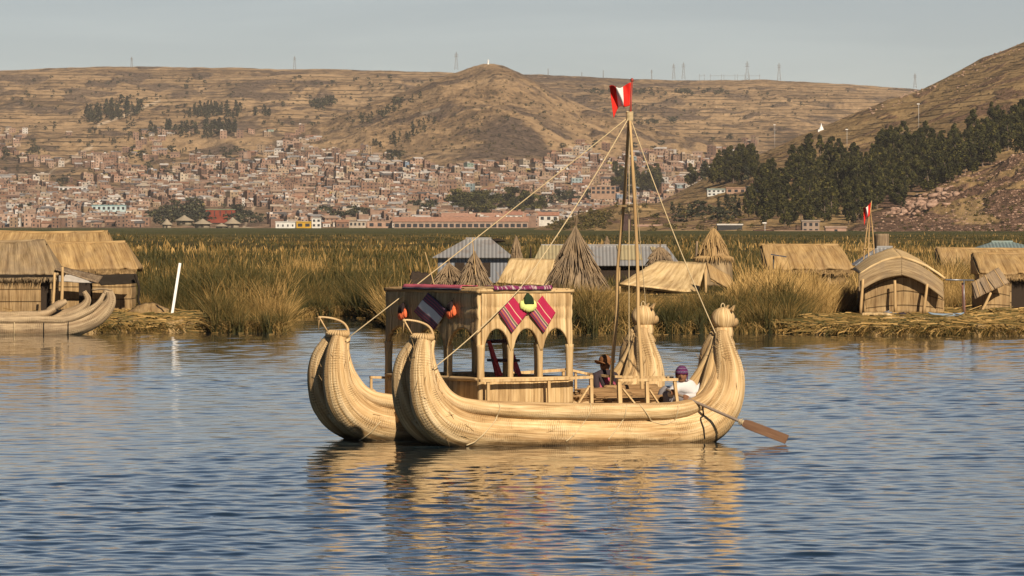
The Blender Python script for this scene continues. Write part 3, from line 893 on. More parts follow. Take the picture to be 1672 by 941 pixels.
for fn, L, nar, off in ((side_near, X1 - X0, 3, 0), (side_far, X1 - X0, 3, 1), (side_front, Y1 - Y0, 3, 2), (side_rear, Y1 - Y0, 3, 3)):
    m, _ = wall_side(fn, L, nar, 30 + off)
    m.build('wall', CABIN, cab)
    rl = MB()
    a, b = fn(0, .04), fn(L, .04)
    rl.tube([(*a, ZS + .0, .035), ((a[0] + b[0]) / 2, (a[1] + b[1]) / 2, ZS - .01, .04), (*b, ZS, .035)], n=10, step=.1, rough=.05)
    rl.build('sill_rail', RAIL, cab)
    for k in range(nar + (1 if off < 2 else 0)):
        if off >= 2 and k == 0: continue
        x, y = fn(min(L, k * L / nar), -.005)
        p = MB(); r = .05 if 0 < k < nar else .062
        p.tube([(x, y, ZS - .42, r * 1.0), (x, y, ZS, r), (x, y, (ZS + ZP) / 2, r * .95), (x, y, ZP + .08, r * 1.15)], n=14, step=.05, rough=.04, ridge=.03, seed=k)
        p.build('post', CABIN, cab)

# ---- railings on the near side
def rail(name, pts, w=.07, z=.035, posts=(), braces=(), y=-1.9):
    m = MB()
    for a, b in zip(pts[:-1], pts[1:]): m.bar(a, b, w, z)
    o = m.build(name, RAIL, boat, smooth=False, bevel=.006)
    for a, b, t in posts:
        q = MB(); q.bar(a, b, t, t * .8); q.build('post', RAIL, o, smooth=False, bevel=.005)
    for a, b, t in braces:
        q = MB(); q.bar(a, b, t, t * .6); q.build('brace', RAIL, o, smooth=False, bevel=.004)
RY = -1.93
R = lambda px, py, y=RY: by(px, py, y)
rail('railing', [R(783, 622), R(872, 620), R(967, 616)], .07, .045,
     [(R(797, 665), R(797, 622), .05), (R(897, 665), R(896, 620), .05), (R(966, 668), R(965, 612), .055)], [(R(942, 662), R(962, 630), .045)])
rail('railing', [R(1008, 621), R(1106, 620)], .07, .045,
     [(R(1012, 664), R(1011, 621), .07), (R(1057, 664), R(1056, 620), .06), (R(1106, 662), R(1101, 618), .05)], [(R(1016, 634), R(1037, 660), .04), (R(1060, 636), R(1076, 660), .04)])
FYr = 1.25
rail('railing', [by(924, 603, FYr), by(960, 611, FYr), by(1000, 615, .6), by(1100, 617, .1)], .08, .04,
     [(by(940, 645, FYr), by(940, 606, FYr), .04)])
rail('railing', [by(604, 616, 1.9), by(640, 617, 1.9)], .05, .04, [(by(606, 642, 1.9), by(606, 616, 1.9), .04)], [(by(606, 634, 1.9), by(624, 650, 1.9), .04)])
rail('railing', [by(818, 611, 1.5), by(925, 604, 1.5)], .07, .05, [(by(860, 640, 1.5), by(860, 608, 1.5), .05), (by(920, 640, 1.5), by(920, 604, 1.5), .05)])

# ---- mast of two poles with crossbar and stays
mf, mn = by(998, 640, .62), by(1049, 655, -.55)
apex = (by(1028, 190, .03))
mast = MB()
def pole(m, a, b, r0, r1, kn=5, s=0):
    rnd = random.Random(s)
    a, b = Vector(a), Vector(b)
    pts = []
    for i in range(kn + 1):
        p = a.lerp(b, i / kn)
        pts.append((p.x + rnd.uniform(-.018, .018), p.y + rnd.uniform(-.018, .018), p.z, r0 + (r1 - r0) * i / kn))
    m.tube(pts, n=12, step=.12, rough=.04)
pole(mast, mf, apex + Vector((0, .03, .06)), .033, .024, 7, 3)
pole(mast, mn, apex + Vector((0, -.03, .04)), .033, .024, 7, 4)
ms = mast.build('mast', POLE, boat)
cb = MB(); cb.bar(by(1011, 336, .25), by(1046, 338, -.22), .045, .03); cb.build('crossbar', RAIL, ms, smooth=False)
fp = MB(); top = by(1032, 131, .03)
fp.tube([(apex.x, apex.y, apex.z - .25, .02), (top.x, top.y, top.z, .015)], n=8)
fp.ell((top.x, top.y, top.z), (.028, .028, .035), 10, 6)
fp.build('flag_staff', plain('red_paint_old', (.28, .05, .035), .5), ms)
lash = MB()
for k in range(7): lash.tube([(apex.x + .055 * math.cos(a), apex.y + .055 * math.sin(a), apex.z - .06 + .022 * k + .008 * math.sin(a), .011) for a in np.linspace(0, 2 * math.pi, 14)], n=6, cap=False)
lash.build('rope_lashing', ROPE, ms)
def stay(pts, r=.014, sag=0, mat=None, name='stay_rope', par=None):
    m = MB(); m.tube([(p[0], p[1], p[2], r) for p in pts], n=7, step=.25); m.build(name, mat or ROPE, par or boat)
def sagline(a, b, sag, n=8):
    a, b = Vector(a), Vector(b)
    return [a.lerp(b, t) - Vector((0, 0, sag * 4 * t * (1 - t))) for t in np.linspace(0, 1, n)]
bowN, bowF = by(706, 602, -1.8), by(567, 553, 1.35)
stay(sagline(apex, bowF, .02), .009)
stay(sagline(apex, by(846, 475, -1.84), .10) + sagline(by(846, 475, -1.84), by(707, 602, -2.0), .05)[1:], .009)
stay(sagline(apex, by(1182, 575, -1.7), .12), .009)
stay(sagline(apex, by(1112, 470, 1.2), .02)[:1] + sagline(apex, by(1060, 560, 1.5), .05)[1:], .007)
stay(sagline(apex + Vector((.0, .02, 0)), by(1027, 600, .25), .0), .008)
# lashings slung round the hull
from mathutils.bvhtree import BVHTree
def bvh_of(objs):
    vs, fs = [], []
    for o in objs:
        b = len(vs); vs += [v.co.copy() for v in o.data.vertices]; fs += [[b + i for i in p.vertices] for p in o.data.polygons]
    return BVHTree.FromPolygons(vs, fs)
def hull_rope(pix, r=.011, mat=None, hull=None):
    """a cord lying on the hull surface through the given points"""
    tree = bvh_of([hull] + [c for c in hull.children if c.name.startswith(('gunwale', 'stern_fan'))])
    eye = Vector((-BX * bc + (0 - BY) * bs, BX * bs - BY * bc, H))
    pts = []
    for (x0, y0), (x1, y1) in zip(pix[:-1], pix[1:]):
        for k in range(5):
            px, py = x0 + (x1 - x0) * k / 5, y0 + (y1 - y0) * k / 5
            d = (by(px, py, -1.8) - eye).normalized()
            h = tree.ray_cast(eye, d)[0]
            if h is not None: pts.append(h - d * (r * .7))
    if len(pts) > 3:
        m = MB(); m.tube([(p.x, p.y, p.z, r) for p in pts[::2]], n=7, step=.04); m.build('hull_rope', mat or ROPE, boat)
for pix in ([(815, 659), (817, 667), (808, 688), (790, 709), (775, 722), (758, 729)], [(964, 659), (966, 668), (955, 688), (938, 710), (915, 728)], [(1024, 660), (1020, 682), (1006, 702), (990, 722)],
            [(1044, 660), (1054, 672), (1064, 688), (1085, 694), (1102, 686), (1108, 668), (1106, 659)]):
    hull_rope(pix, hull=HULL_N)
hull_rope([(1146, 659), (1148, 668), (1149, 679), (1143, 683), (1149, 700), (1151, 720)], .014, DARKROPE, HULL_N)
hull_rope([(622, 688), (616, 694), (606, 706), (590, 718), (575, 723)], .010, None, HULL_F)

# ---- flags
def cloth_uv_mat(name, stops, axis=0, rough=.85, speck=0.0):
    t = NT(name, rough, .15)
    uv = t.uv()
    sp = t.n('ShaderNodeSeparateXYZ'); t.l(uv, sp.inputs[0])
    c = t.ramp(sp.outputs[axis], stops, 'CONSTANT')
    nz = t.noise(t.mapping(uv, (120, 120, 1)), 1, 2)
    if speck:
        z = t.noise(t.mapping(uv, (26, 4, 1) if axis else (4, 26, 1)), 1, 2)
        c = t.mix(t.math('MULTIPLY', t.ramp(z, [(.52, (0, 0, 0)), (.56, (1, 1, 1))]), speck), c, (.55, .45, .42))
    t.col(t.mix(.25, c, t.ramp(nz, [(.3, (.1, .1, .1)), (.7, (.8, .8, .8))]), 'MULTIPLY')).nrm(t.bump(nz, .3, .004))
    return t.m
M_FLAG = cloth_uv_mat('flag_cloth', [(0, (.72, .03, .02)), (.333, (.80, .77, .72)), (.667, (.72, .03, .02))])
def flag(name, pole_top, pole_low, L, droop, label, sgn=-1, sc=1.0, par_rot=0):
    """a hanging flag: u from the staff outwards, v down the staff"""
    a, b = Vector(pole_top), Vector(pole_low)
    def f(u, v):
        p = a.lerp(b, v)
        x = sgn * L * (u ** .9) * (1 - .25 * v)
        z = -droop * u ** 1.25 - .10 * sc * math.sin(u * 5 + v * 2) * u
        y = .09 * sc * math.sin(u * 7.5 + v * 3.0) * min(1, u * 3)
        return p + Vector((x, y, z))
    m = MB(); m.sheet(f, 26, 14, .006, uvf=lambda u, v: (min(.999, max(.001, u)), v))
    o = m.build(name, M_FLAG)
    return tag(o, label, 'flag')
t0, t1 = bw(by(1031, 135, .03)), bw(by(1029, 186, .03))
flag('flag', t0 + Vector((-.01, 0, 0)), t1 + Vector((-.01, 0, .14)), .36, .15, "red and white striped flag flying at the top of the reed boat's mast")

# ---- woven cloths on the cabin
M_CLOTH_RED = cloth_uv_mat('red_striped_cloth', [(0, (.28, .03, .07)), (.05, (.06, .04, .07)), (.10, (.30, .06, .09)), (.15, (.55, .18, .05)), (.18, (.25, .05, .14)), (.27, (.70, .52, .30)), (.30, (.16, .13, .10)), (.38, (.68, .50, .30)),
                        (.40, (.44, .025, .08)), (.62, (.72, .58, .36)), (.65, (.44, .025, .08)), (.97, (.40, .02, .06))], 0)
M_CLOTH_DARK = cloth_uv_mat('purple_white_cloth', [(0, (.17, .09, .13)), (.05, (.48, .10, .15)), (.08, (.13, .09, .12)), (.15, (.45, .10, .14)), (.18, (.16, .10, .13)), (.26, (.46, .12, .16)), (.29, (.92, .90, .86)), (.62, (.18, .11, .15)),
                         (.67, (.48, .10, .15)), (.70, (.14, .09, .13)), (.78, (.48, .11, .16)), (.81, (.15, .10, .13)), (.89, (.45, .10, .15)), (.92, (.15, .09, .13))], 0)
M_CLOTH_LONG = cloth_uv_mat('long_striped_cloth', [(0, (.05, .045, .09)), (.06, (.50, .48, .46)), (.075, (.08, .05, .12)), (.095, (.50, .12, .16)), (.35, (.40, .05, .10)), (.5, (.50, .14, .17)), (.75, (.20, .04, .12)), (.88, (.45, .05, .10))], 1)
M_CLOTH_MULTI = cloth_uv_mat('patterned_cloth', [(0, (.20, .03, .10)), (.2, (.45, .06, .10)), (.35, (.12, .05, .14)), (.55, (.40, .36, .36)), (.65, (.14, .05, .15)), (.85, (.42, .05, .10))], 1, speck=.8)
def diamond(corners, mat, label, off):
    a, b, c, d = corners     # left, top, right, bottom ; stripes run parallel to top-right edge: u from the left-bottom edge
    def f(u, v):
        # v runs from the left corner side (left->bottom edge is u=0)
        p = a.lerp(d, v) * (1 - u) + b.lerp(c, v) * u
        return p + off * (.012 + .012 * math.sin(v * 5 + u * 3) * (v * (1 - v) * 4) + .01 * v)
    m = MB(); m.sheet(f, 14, 14, .010, uvf=lambda u, v: (min(.999, max(.001, u)), v))
    return tag(m.build('woven_cloth', mat), label, 'cloth')
yS = Y0 - .075
oN = Vector((bs, -bc, 0))      # outward of the near side, in world
oF = Vector((-bc, -bs, 0))
dn = lambda l: [bw(by(x, y, yS)) for x, y in l]
diamond(dn([(814, 511), (836, 483), (860, 512), (835, 544)]), M_CLOTH_RED, 'red striped diamond cloth on the cabin side, left of the green pompom', oN)
diamond(dn([(862, 511), (885, 483), (906, 511), (887, 544)]), M_CLOTH_RED, 'red striped diamond cloth on the cabin side, right of the green pompom', oN)
xF = X0 - .075
dfp = lambda l: [bw(bx(x, y, xF)) for x, y in l]
diamond(dfp([(677, 509), (700, 478), (732, 507), (711, 539)]), M_CLOTH_DARK, 'dark purple cloth with a broad white stripe between two orange pompoms', oF)
def strip(p0, p1, inward, wt, drop, mat, label):
    a, b = Vector(p0), Vector(p1)
    def f(u, v):
        p = a.lerp(b, u); s = v * (wt + drop)
        lump = .012 * math.sin(u * 19 + v * 2)
        if s < wt: return p + inward * (wt - s) + Vector((0, 0, .018 + lump * .8 + .01))
        return p - inward * (.022 + .006 * math.sin(u * 23)) + Vector((0, 0, .018 - (s - wt)))
    m = MB(); m.sheet(f, 50, 16, .012, uvf=lambda u, v: (u, min(.999, max(.001, 1 - v))))
    return tag(m.build('woven_cloth', mat), label, 'cloth')
za = ZT + .075
pA, pB = bx(659, 472, X0 - .085), bx(754, 474, X0 - .085)
strip(bw((X0 - .085, pA.y, za)), bw((X0 - .085, pB.y, za)), -oF, .30, .06, M_CLOTH_LONG, 'long pink and navy striped cloth laid along the front edge of the cabin roof')
qA, qB = by(806, 472, Y0 - .085), by(901, 470, Y0 - .085)
strip(bw((qA.x, Y0 - .085, za)), bw((qB.x, Y0 - .085, za)), -oN, .34, .045, M_CLOTH_MULTI, 'crumpled purple patterned cloth laid on the side edge of the cabin roof')
q1, q2 = by(822, 468, Y0 + .35), by(850, 467, Y0 + .35)

def pompom(c, out, mats, label, sc=1.0):
    """yarn pompom: dark tuft above a skirt of bulging lobes"""
    m = MB(); c = Vector(c); side = out.cross(Vector((0, 0, 1))).normalized()
    k = 7
    for i in range(k):
        a = (i / (k - 1) - .5) * 2
        o = c + side * (a * .088 * sc) + out * (.03 + .035 * math.cos(a * 1.3)) * sc + Vector((0, 0, (-.045 + .035 * a * a) * sc))
        m.ell(o, (.033 * sc, .033 * sc, .055 * sc), 12, 8, rough=.15, mat=1, seed=i)
    for i in range(5):
        a = (i / 4 - .5) * 2
        m.ell(c + side * (a * .045 * sc) + out * .035 * sc + Vector((0, 0, .02 * sc)), (.035 * sc, .03 * sc, .05 * sc), 10, 8, rough=.2, mat=1, seed=i + 9)
    for i in range(7):
        a = (i / 6 - .5) * 2
        m.tube([(*(c + side * a * .01 + out * .03 + Vector((0, 0, .135 * sc))), .008 * sc), (*(c + side * a * .035 * sc + out * .055 * sc + Vector((0, 0, .07 * sc))), .026 * sc), (*(c + side * a * .055 * sc + out * .075 * sc + Vector((0, 0, .0 * sc))), .012 * sc)], n=8, mat=0, step=.02, rough=.2)
    m.tube([(*(c + out * .02 + Vector((0, 0, .13 * sc))), .004), (*(c + out * .005 + Vector((0, 0, .17 * sc))), .004)], n=5, mat=0)
    return tag(m.build('pompom', mats), label, 'pompom')
M_BLK = plain('black_yarn', (.025, .015, .015), .95)
M_ORG = plain('orange_yarn', (.78, .16, .06), .9, .35, 60)
M_GRN = plain('green_yarn', (.62, .66, .22), .9, .3, 60)
M_DGR = plain('dark_green_yarn', (.015, .032, .012), .95)
pompom(bw(bx(662, 511, xF + .02)), oF, [M_BLK, M_ORG], 'orange yarn pompom on the cabin front, left of the purple and white cloth', 1.25)
pompom(bw(bx(741, 508, xF + .02)), oF, [M_BLK, M_ORG], 'orange yarn pompom on the cabin front, right of the purple and white cloth', 1.25)
pompom(bw(by(860, 497, yS + .02)), oN, [M_DGR, M_GRN], 'pale green yarn pompom on the cabin side between two red striped cloths', 1.3)

# ---- red folding chair inside the cabin
ch = empty('folding_chair', bw((X0 + .55, 0, .6)), BA)
tag(ch, 'dark red wooden folding chair standing inside the arched cabin', 'chair')
M_RED = plain('red_paint', (.38, .02, .03), .45, .2, 8, .5)
def iy(px, py, y): 
    p = by(px, py, y); return Vector((p.x - (X0 + .55), p.y, p.z - .6))
def cpart(nm, a, b, w, t=.03, mt=None):
    m = MB(); m.bar(a, b, w, t); m.build(nm, mt or M_RED, ch, smooth=False, bevel=.006)
cpart('leg', iy(798, 557, .1), iy(818, 614, .1), .06)
cpart('leg', iy(798, 557, .45), iy(812, 618, .45), .05)
cpart('leg', iy(829, 556, .1), iy(853, 625, .0), .06)
cpart('leg', iy(829, 560, .4), iy(846, 620, .35), .05)
M_MAR = plain('dark_maroon', (.05, .015, .02), .5)
m = MB(); a, b = iy(795, 557, .25), iy(833, 558, .25); m.box((a.x, -.0, a.z - .03), (b.x, .5, a.z + .02)); m.build('backrest', M_MAR, ch, smooth=False, bevel=.01)
m = MB(); a, b = iy(806, 588, .25), iy(838, 588, .25); m.box((a.x, .0, a.z - .03), (b.x, .5, a.z + .015)); m.build('seat', M_MAR, ch, smooth=False, bevel=.01)

# ---- reed sheaves lying on the deck
def sheaf(x, y, z, L, r, ang, seed, label):
    m = MB(); rnd = random.Random(seed)
    for k in range(26):
        a, q = rnd.uniform(0, 6.28), r * math.sqrt(rnd.random())
        oy, oz = q * math.cos(a), q * math.sin(a) * .7
        l0, l1 = -L / 2 + rnd.uniform(0, .2), L / 2 - rnd.uniform(0, .25)
        m.tube([(l0, oy, oz, .018), (0, oy * .8, oz * .8 + rnd.uniform(-.01, .01), .02), (l1, oy * 1.25, oz * 1.2, .012)], n=6, step=.4)
    m.tube([(-L / 2 + .1, 0, 0, r * .8), (L / 2 - .1, 0, 0, r * .85)], n=12, step=.2)
    o = m.build('reed_sheaf', DECK); o.location = bw((x, y, z)); o.rotation_euler = (0, 0, BA + ang)
    tag(o, label, 'reed bundle', 'reed sheaves lying on the deck')
shl = ['thick reed sheaf lying in the middle of the deck, nearest the left mast pole', 'long reed sheaf right of the near mast pole behind the railing posts', 'reed sheaf crossing the deck just right of the cabin, farther side', 'thin long reed sheaf at the back of the deck under the passenger',
       'short thin reed sheaf near the rower beside the last railing post', 'reed sheaf on the far side of the deck left of the rower', 'short reed sheaf at the cabin corner behind the braced railing post', 'thin reed sheaf nearest the gunwale between the two railings']
for i, (px, py, y, L, r, a) in enumerate([(1000, 650, -1.0, .9, .12, .1), (1050, 644, -.6, 1.1, .11, -.12), (975, 643, -.2, .9, .12, .2), (1030, 636, .1, 1.2, .10, .05), (1070, 652, -1.2, .7, .09, -.2), (1085, 640, -.1, .8, .1, .15), (950, 652, -.9, .5, .1, .5), (1020, 656, -1.35, .9, .09, .0)]):
    p = by(px, py, y); sheaf(p.x, y, max(.61 + r * .8, p.z - .0), L, r, a, i, shl[i])

# ------------------------------------------------------------------ people in the boat
def skin_body(name, J, E, mat, root=0, sub=2, parent=None):
    """continuous skinned body from joints J[(x,y,z,rx[,ry])] and bones E"""
    me = bpy.data.meshes.new(name)
    me.from_pydata([j[:3] for j in J], E, [])
    o = bpy.data.objects.new(name, me); COL.objects.link(o)
    o.modifiers.new('skin', 'SKIN')
    sv = me.skin_vertices[0].data if me.skin_vertices else None
    if sv is None:
        import bmesh
        bm = bmesh.new(); bm.from_mesh(me); bm.verts.layers.skin.verify(); bm.to_mesh(me); bm.free()
        sv = me.skin_vertices[0].data
    for i, j in enumerate(J):
        sv[i].radius = (j[3], j[4] if len(j) > 4 else j[3]); sv[i].use_root = (i == root)
    s = o.modifiers.new('subsurf', 'SUBSURF'); s.levels = sub; s.render_levels = sub
    me.materials.append(mat)
    dg = bpy.context.evaluated_depsgraph_get(); dg.update()
    m2 = bpy.data.meshes.new_from_object(o.evaluated_get(dg))
    bpy.data.objects.remove(o)
    m2.polygons.foreach_set('use_smooth', [True] * len(m2.polygons))
    o = bpy.data.objects.new(name, m2); COL.objects.link(o)
    if parent: o.parent = parent
    return o
def join_mb(o, mb, mats):
    """append the shapes of mb to object o so that they are one mesh"""
    import bmesh
    t = mb.build('tmp', mats)
    bm = bmesh.new(); bm.from_mesh(o.data)
    n0 = len(o.data.materials)
    for m in mats: o.data.materials.append(m)
    bm2 = bmesh.new(); bm2.from_mesh(t.data)
    for f in bm2.faces: f.material_index += n0
    tm = bpy.data.meshes.new('t'); bm2.to_mesh(tm); bm.from_mesh(tm)
    bm.to_mesh(o.data); bm.free(); bm2.free()
    bpy.data.objects.remove(t)

M_SKIN = plain('skin', (.22, .105, .055), .6, .1, 10)
M_SHIRT = plain('white_shirt', (.56, .55, .55), .85, .08, 12)
M_TROUS = plain('grey_trousers', (.22, .21, .22), .9)
M_DARKCL = plain('dark_clothes', (.035, .025, .03), .9)
M_HATB = plain('brown_felt', (.20, .09, .035), .85)
M_PINK = plain('pink_shawl', (.45, .10, .16), .9)

def head(m, c, s, fwd, skin=0, dark=1):
    """head with face features; c centre, s half height, fwd unit vector in the horizontal plane"""
    f = Vector(fwd).normalized(); r = f.cross(Vector((0, 0, 1)))
    M = Matrix((r, f, Vector((0, 0, 1)))).transposed()
    m.ell(c, (s * .70, s * .84, s), 20, 14, M, mat=skin)
    q = lambda x, y, z: Vector(c) + M @ Vector((x * s, y * s, z * s))
    m.ell(q(0, .30, -.55), (s * .46, s * .42, s * .38), 12, 8, M, mat=skin)
    m.ell(q(0, .90, -.08), (s * .11, s * .17, s * .22), 10, 6, M, mat=skin)
    for k in (-1, 1):
        m.ell(q(k * .29, .73, .06), (s * .12, s * .07, s * .07), 8, 6, M, mat=dark)
        m.ell(q(k * .29, .74, .19), (s * .17, s * .07, s * .04), 8, 6, M, mat=dark)
        m.ell(q(k * .71, -.02, -.05), (s * .08, s * .15, s * .22), 8, 6, M, mat=skin)
    m.ell(q(0, .76, -.45), (s * .22, s * .08, s * .05), 10, 6, M, mat=dark)
    m.tube([(*q(0, -.1, -.6), s * .42), (*q(0, -.15, -1.25), s * .45)], n=12, mat=skin)
def hand(m, w, aim, up, s=.19, grip=.016, skin=0):
    """a hand closed round a shaft: palm, four bent fingers, thumb"""
    w, aim, up = Vector(w), Vector(aim).normalized(), Vector(up).normalized()
    side = aim.cross(up).normalized()
    m.ell(w + aim * s * .22, (s * .24, s * .13, s * .26), 12, 8, Matrix((side, up, aim)).transposed(), mat=skin)
    for k, l in enumerate((.36, .42, .40, .32)):
        b = w + aim * s * .42 + side * s * (-.17 + .115 * k)
        p = [b, b + aim * s * l * .40 - up * s * .04, b + aim * s * l * .62 - up * s * .22, b + aim * s * l * .35 - up * s * .36]
        m.tube([(*x, r) for x, r in zip(p, (.0105, .010, .009, .007))], n=8, step=.01, mat=skin)
    b = w + aim * s * .12 + side * s * -.2
    m.tube([(*b, .012), (*(b + aim * s * .16 - side * s * .14 - up * s * .08), .011), (*(b + aim * s * .30 - side * s * .06 - up * s * .24), .008)], n=8, step=.01, mat=skin)

# rower in a white shirt, seated on the near side facing the water, leaning on the oar
RS = by(1117, 655, -1.35)
def rp(px, py, dy=0):
    return by(px, py, -1.5 + dy)
hp_ = rp(1124, 652, .05); ch_ = rp(1124, 632, -.02); nk = rp(1119, 624, -.05); hd_ = rp(1113, 613, -.09)
shR, shL = rp(1137, 634, -.02), rp(1104, 633, -.08)
# hands on the shaft
OA, OB, OC = by(1088, 636, -1.75), by(1212, 690, -2.75), by(1285, 718, -3.35)
def on_shaft(t): return OA.lerp(OB, t)
h1, h2 = on_shaft(.08), on_shaft(.24)
elR, elL = rp(1139, 648, -.18), rp(1094, 645, -.14)
J = [(*hp_, .19, .15), (*((hp_ + ch_) / 2), .185, .14), (*ch_, .19, .14), (*nk, .075), (*shR, .095), (*elR, .07), (*(h2 + Vector((.03, .05, .02))), .042),
     (*shL, .095), (*elL, .07), (*(h1 + Vector((.03, .06, .02))), .036)]
E = [(0, 1), (1, 2), (2, 3), (2, 4), (4, 5), (5, 6), (2, 7), (7, 8), (8, 9)]
# legs folded forward
k1, k2 = hp_ + Vector((-.42, -.10, .10)), hp_ + Vector((-.30, .25, .12))
J += [(*(hp_ + Vector((-.08, -.08, -.02))), .10), (*k1, .085), (*(k1 + Vector((-.05, -.02, -.19))), .055), (*(hp_ + Vector((-.06, .10, -.02))), .10), (*k2, .085), (*(k2 + Vector((-.12, .03, -.2))), .055)]
E += [(0, 10), (10, 11), (11, 12), (0, 13), (13, 14), (14, 15)]
person = empty('person', bw((0, 0, 0)), BA)
tag(person, 'seated rower in a white shirt and purple knitted hat holding the oar at the stern', 'person')
J = [(j[0], j[1], j[2], *j[3:]) for j in J]
body = skin_body('body', J, E, M_SHIRT, parent=person)
hm = MB()
fw = Vector((-.55, -.83, 0))
head(hm, hd_, .125, fw, 0, 1)
hand(hm, h2 + Vector((.03, .05, .03)), Vector((-.3, -1, -.25)), Vector((0, -.2, 1)), .18)
hand(hm, h1 + Vector((.03, .06, .03)), Vector((-.3, -1, -.25)), Vector((0, -.2, 1)), .18)
join_mb(body, hm, [M_SKIN, M_DARKCL])
tm = MB()
for a, b, c in ((hp_ + Vector((-.02, -.08, -.03)), k1, k1 + Vector((-.05, -.02, -.2))), (hp_ + Vector((-.02, .10, -.03)), k2, k2 + Vector((-.12, .03, -.21)))):
    tm.tube([(*a, .13), (*(a.lerp(b, .5)), .115), (*b, .10), (*(b.lerp(c, .5)), .08), (*c, .07)], n=16, step=.04, rough=.06)
tm.build('trousers', M_TROUS, person)
t = NT('knitted_hat', .9, .1)
sp = t.n('ShaderNodeSeparateXYZ'); t.l(t.uv(), sp.inputs[0])
zz = t.math('FRACT', t.math('MULTIPLY', sp.outputs[1], 14))
t.col(t.mix(t.ramp(t.noise(t.mapping(t.uv(), (60, 60, 1)), 1, 1), [(.5, (0, 0, 0)), (.55, (1, 1, 1))]), t.ramp(zz, [(0, (.05, .02, .07)), (.3, (.22, .03, .07)), (.5, (.06, .03, .10)), (.75, (.22, .16, .21))], 'CONSTANT'), (.07, .03, .10)))
ht = MB()
f = fw.normalized(); r = f.cross(Vector((0, 0, 1))); Mh = Matrix((r, f, Vector((0, 0, 1)))).transposed()
def cap(u, v):
    a = 2 * math.pi * u; th = v * 1.65
    rr = .13
    return hd_ + Mh @ Vector((math.sin(th) * math.cos(a) * rr * .80, math.sin(th) * math.sin(a) * rr * .95 - .008, .03 + math.cos(th) * rr * 1.0))
ht.sheet(cap, 24, 10, .012, uvf=lambda u, v: (u, v * .25))
for k in (-1, 1):
    ht.sheet(lambda u, v: hd_ + Mh @ Vector((k * (.098 - .01 * v), -.055 + .09 * u * (1 - v * .6) + .02 * v, .02 - .15 * v)), 5, 6, .014, uvf=lambda u, v: (u * .3, v * .2))
ht.build('hat', t.m, person)

# oar
oar = MB(); 
oar.tube([(*OA, .022), (*OA.lerp(OB, .5), .024), (*OB, .026)], n=12, step=.2)
M_OAR = plain('oar_shaft_wood', (.22, .17, .13), .6); M_BLADE_OAR = reed_mat('oar_blade_wood', (.07, .035, .02), (.15, .08, .045), (.23, .135, .08), 14, 0, 0, .2, (.1, .06, .04), .3)
oo = oar.build('oar', M_OAR); oo.location = (BX, BY, 0); oo.rotation_euler = (0, 0, BA)
tag(oo, 'long wooden oar with a flat brown blade dipping into the lake beside the stern', 'oar')
bl = MB()
ax = (OC - OB).normalized(); wd = Vector((0, 0, 1)).cross(ax).normalized() * .35 + Vector((0, 0, .94)); wd = (wd - ax * wd.dot(ax)).normalized()
bl.sheet(lambda u, v: OB.lerp(OC, .02 + .98 * v) + wd * (u - .5) * (.115 + .04 * min(1, v * 9)), 4, 16, .022, uvf=lambda u, v: (u * .2, v * .9))
bl.build('blade', M_BLADE_OAR, oo, smooth=False)
rb = MB()
for k in range(5):
    c = OB.lerp(OC, -.06 + .02 * k); n1 = ax.orthogonal().normalized(); n2 = ax.cross(n1)
    rb.tube([(*(c + (n1 * math.cos(a) + n2 * math.sin(a)) * (.036 + .02 * (k == 2))), .007) for a in np.linspace(0, 6.28, 12)], n=6, cap=False, mat=0 if k != 2 else 0)
rb.build('binding', ROPE, oo)

# passenger crouching on the far side, brown hat
person2 = empty('person', bw((0, 0, 0)), BA)
tag(person2, 'passenger in a brown brimmed hat and dark clothes seated low beside the far mast pole', 'person')
pz = .95
def pp(px, py, dy=0): return by(px, py, pz + dy)
a0, a1, a2, a3 = pp(990, 648), pp(988, 628), pp(987, 612), pp(988, 602)
J = [(*a0, .17, .14), (*a1, .17, .13), (*a2, .14, .11), (*a3, .06), (*(a2 + Vector((-.19, -.02, -.02))), .07), (*(a2 + Vector((-.24, -.2, -.26))), .055), (*(a2 + Vector((-.10, -.34, -.30))), .036),
     (*(a2 + Vector((.19, -.02, -.02))), .07), (*(a2 + Vector((.24, -.18, -.26))), .055), (*(a2 + Vector((.1, -.34, -.30))), .036),
     (*(a0 + Vector((-.1, -.1, 0))), .1), (*(a0 + Vector((-.14, -.42, .12))), .085), (*(a0 + Vector((-.14, -.46, -.08))), .06), (*(a0 + Vector((.1, -.1, 0))), .1), (*(a0 + Vector((.14, -.42, .12))), .085), (*(a0 + Vector((.14, -.46, -.08))), .06)]
E = [(0, 1), (1, 2), (2, 3), (2, 4), (4, 5), (5, 6), (2, 7), (7, 8), (8, 9), (0, 10), (10, 11), (11, 12), (0, 13), (13, 14), (14, 15)]
b2 = skin_body('body', J, E, M_DARKCL, parent=person2)
hm = MB(); hc2 = pp(988, 597)
head(hm, hc2, .115, Vector((-.9, -.4, 0)), 0, 1)
hand(hm, a2 + Vector((-.10, -.34, -.30)), Vector((.5, -.6, 0)), Vector((0, 0, 1)), .17)
hand(hm, a2 + Vector((.10, -.34, -.30)), Vector((-.5, -.6, 0)), Vector((0, 0, 1)), .17)
join_mb(b2, hm, [M_SKIN, M_DARKCL])
hh = MB()
hh.ell(hc2 + Vector((0, 0, .085)), (.105, .115, .10), 18, 10, rough=.06)
hh.sheet(lambda u, v: hc2 + Vector((math.cos(6.2832 * u) * (.09 + .09 * v), math.sin(6.2832 * u) * (.09 + .09 * v), .055 + .035 * math.cos(12.566 * u) * v)), 24, 4, .012)
hh.build('hat', M_HATB, person2)
sh = MB()
sh.sheet(lambda u, v: a1 + Vector((math.cos(-.3 - 2.6 * u) * (.15 + .06 * v), math.sin(-.3 - 2.6 * u) * (.13 + .06 * v), .16 - .3 * v)), 14, 8, .014)
sh.build('shawl', M_PINK, person2)

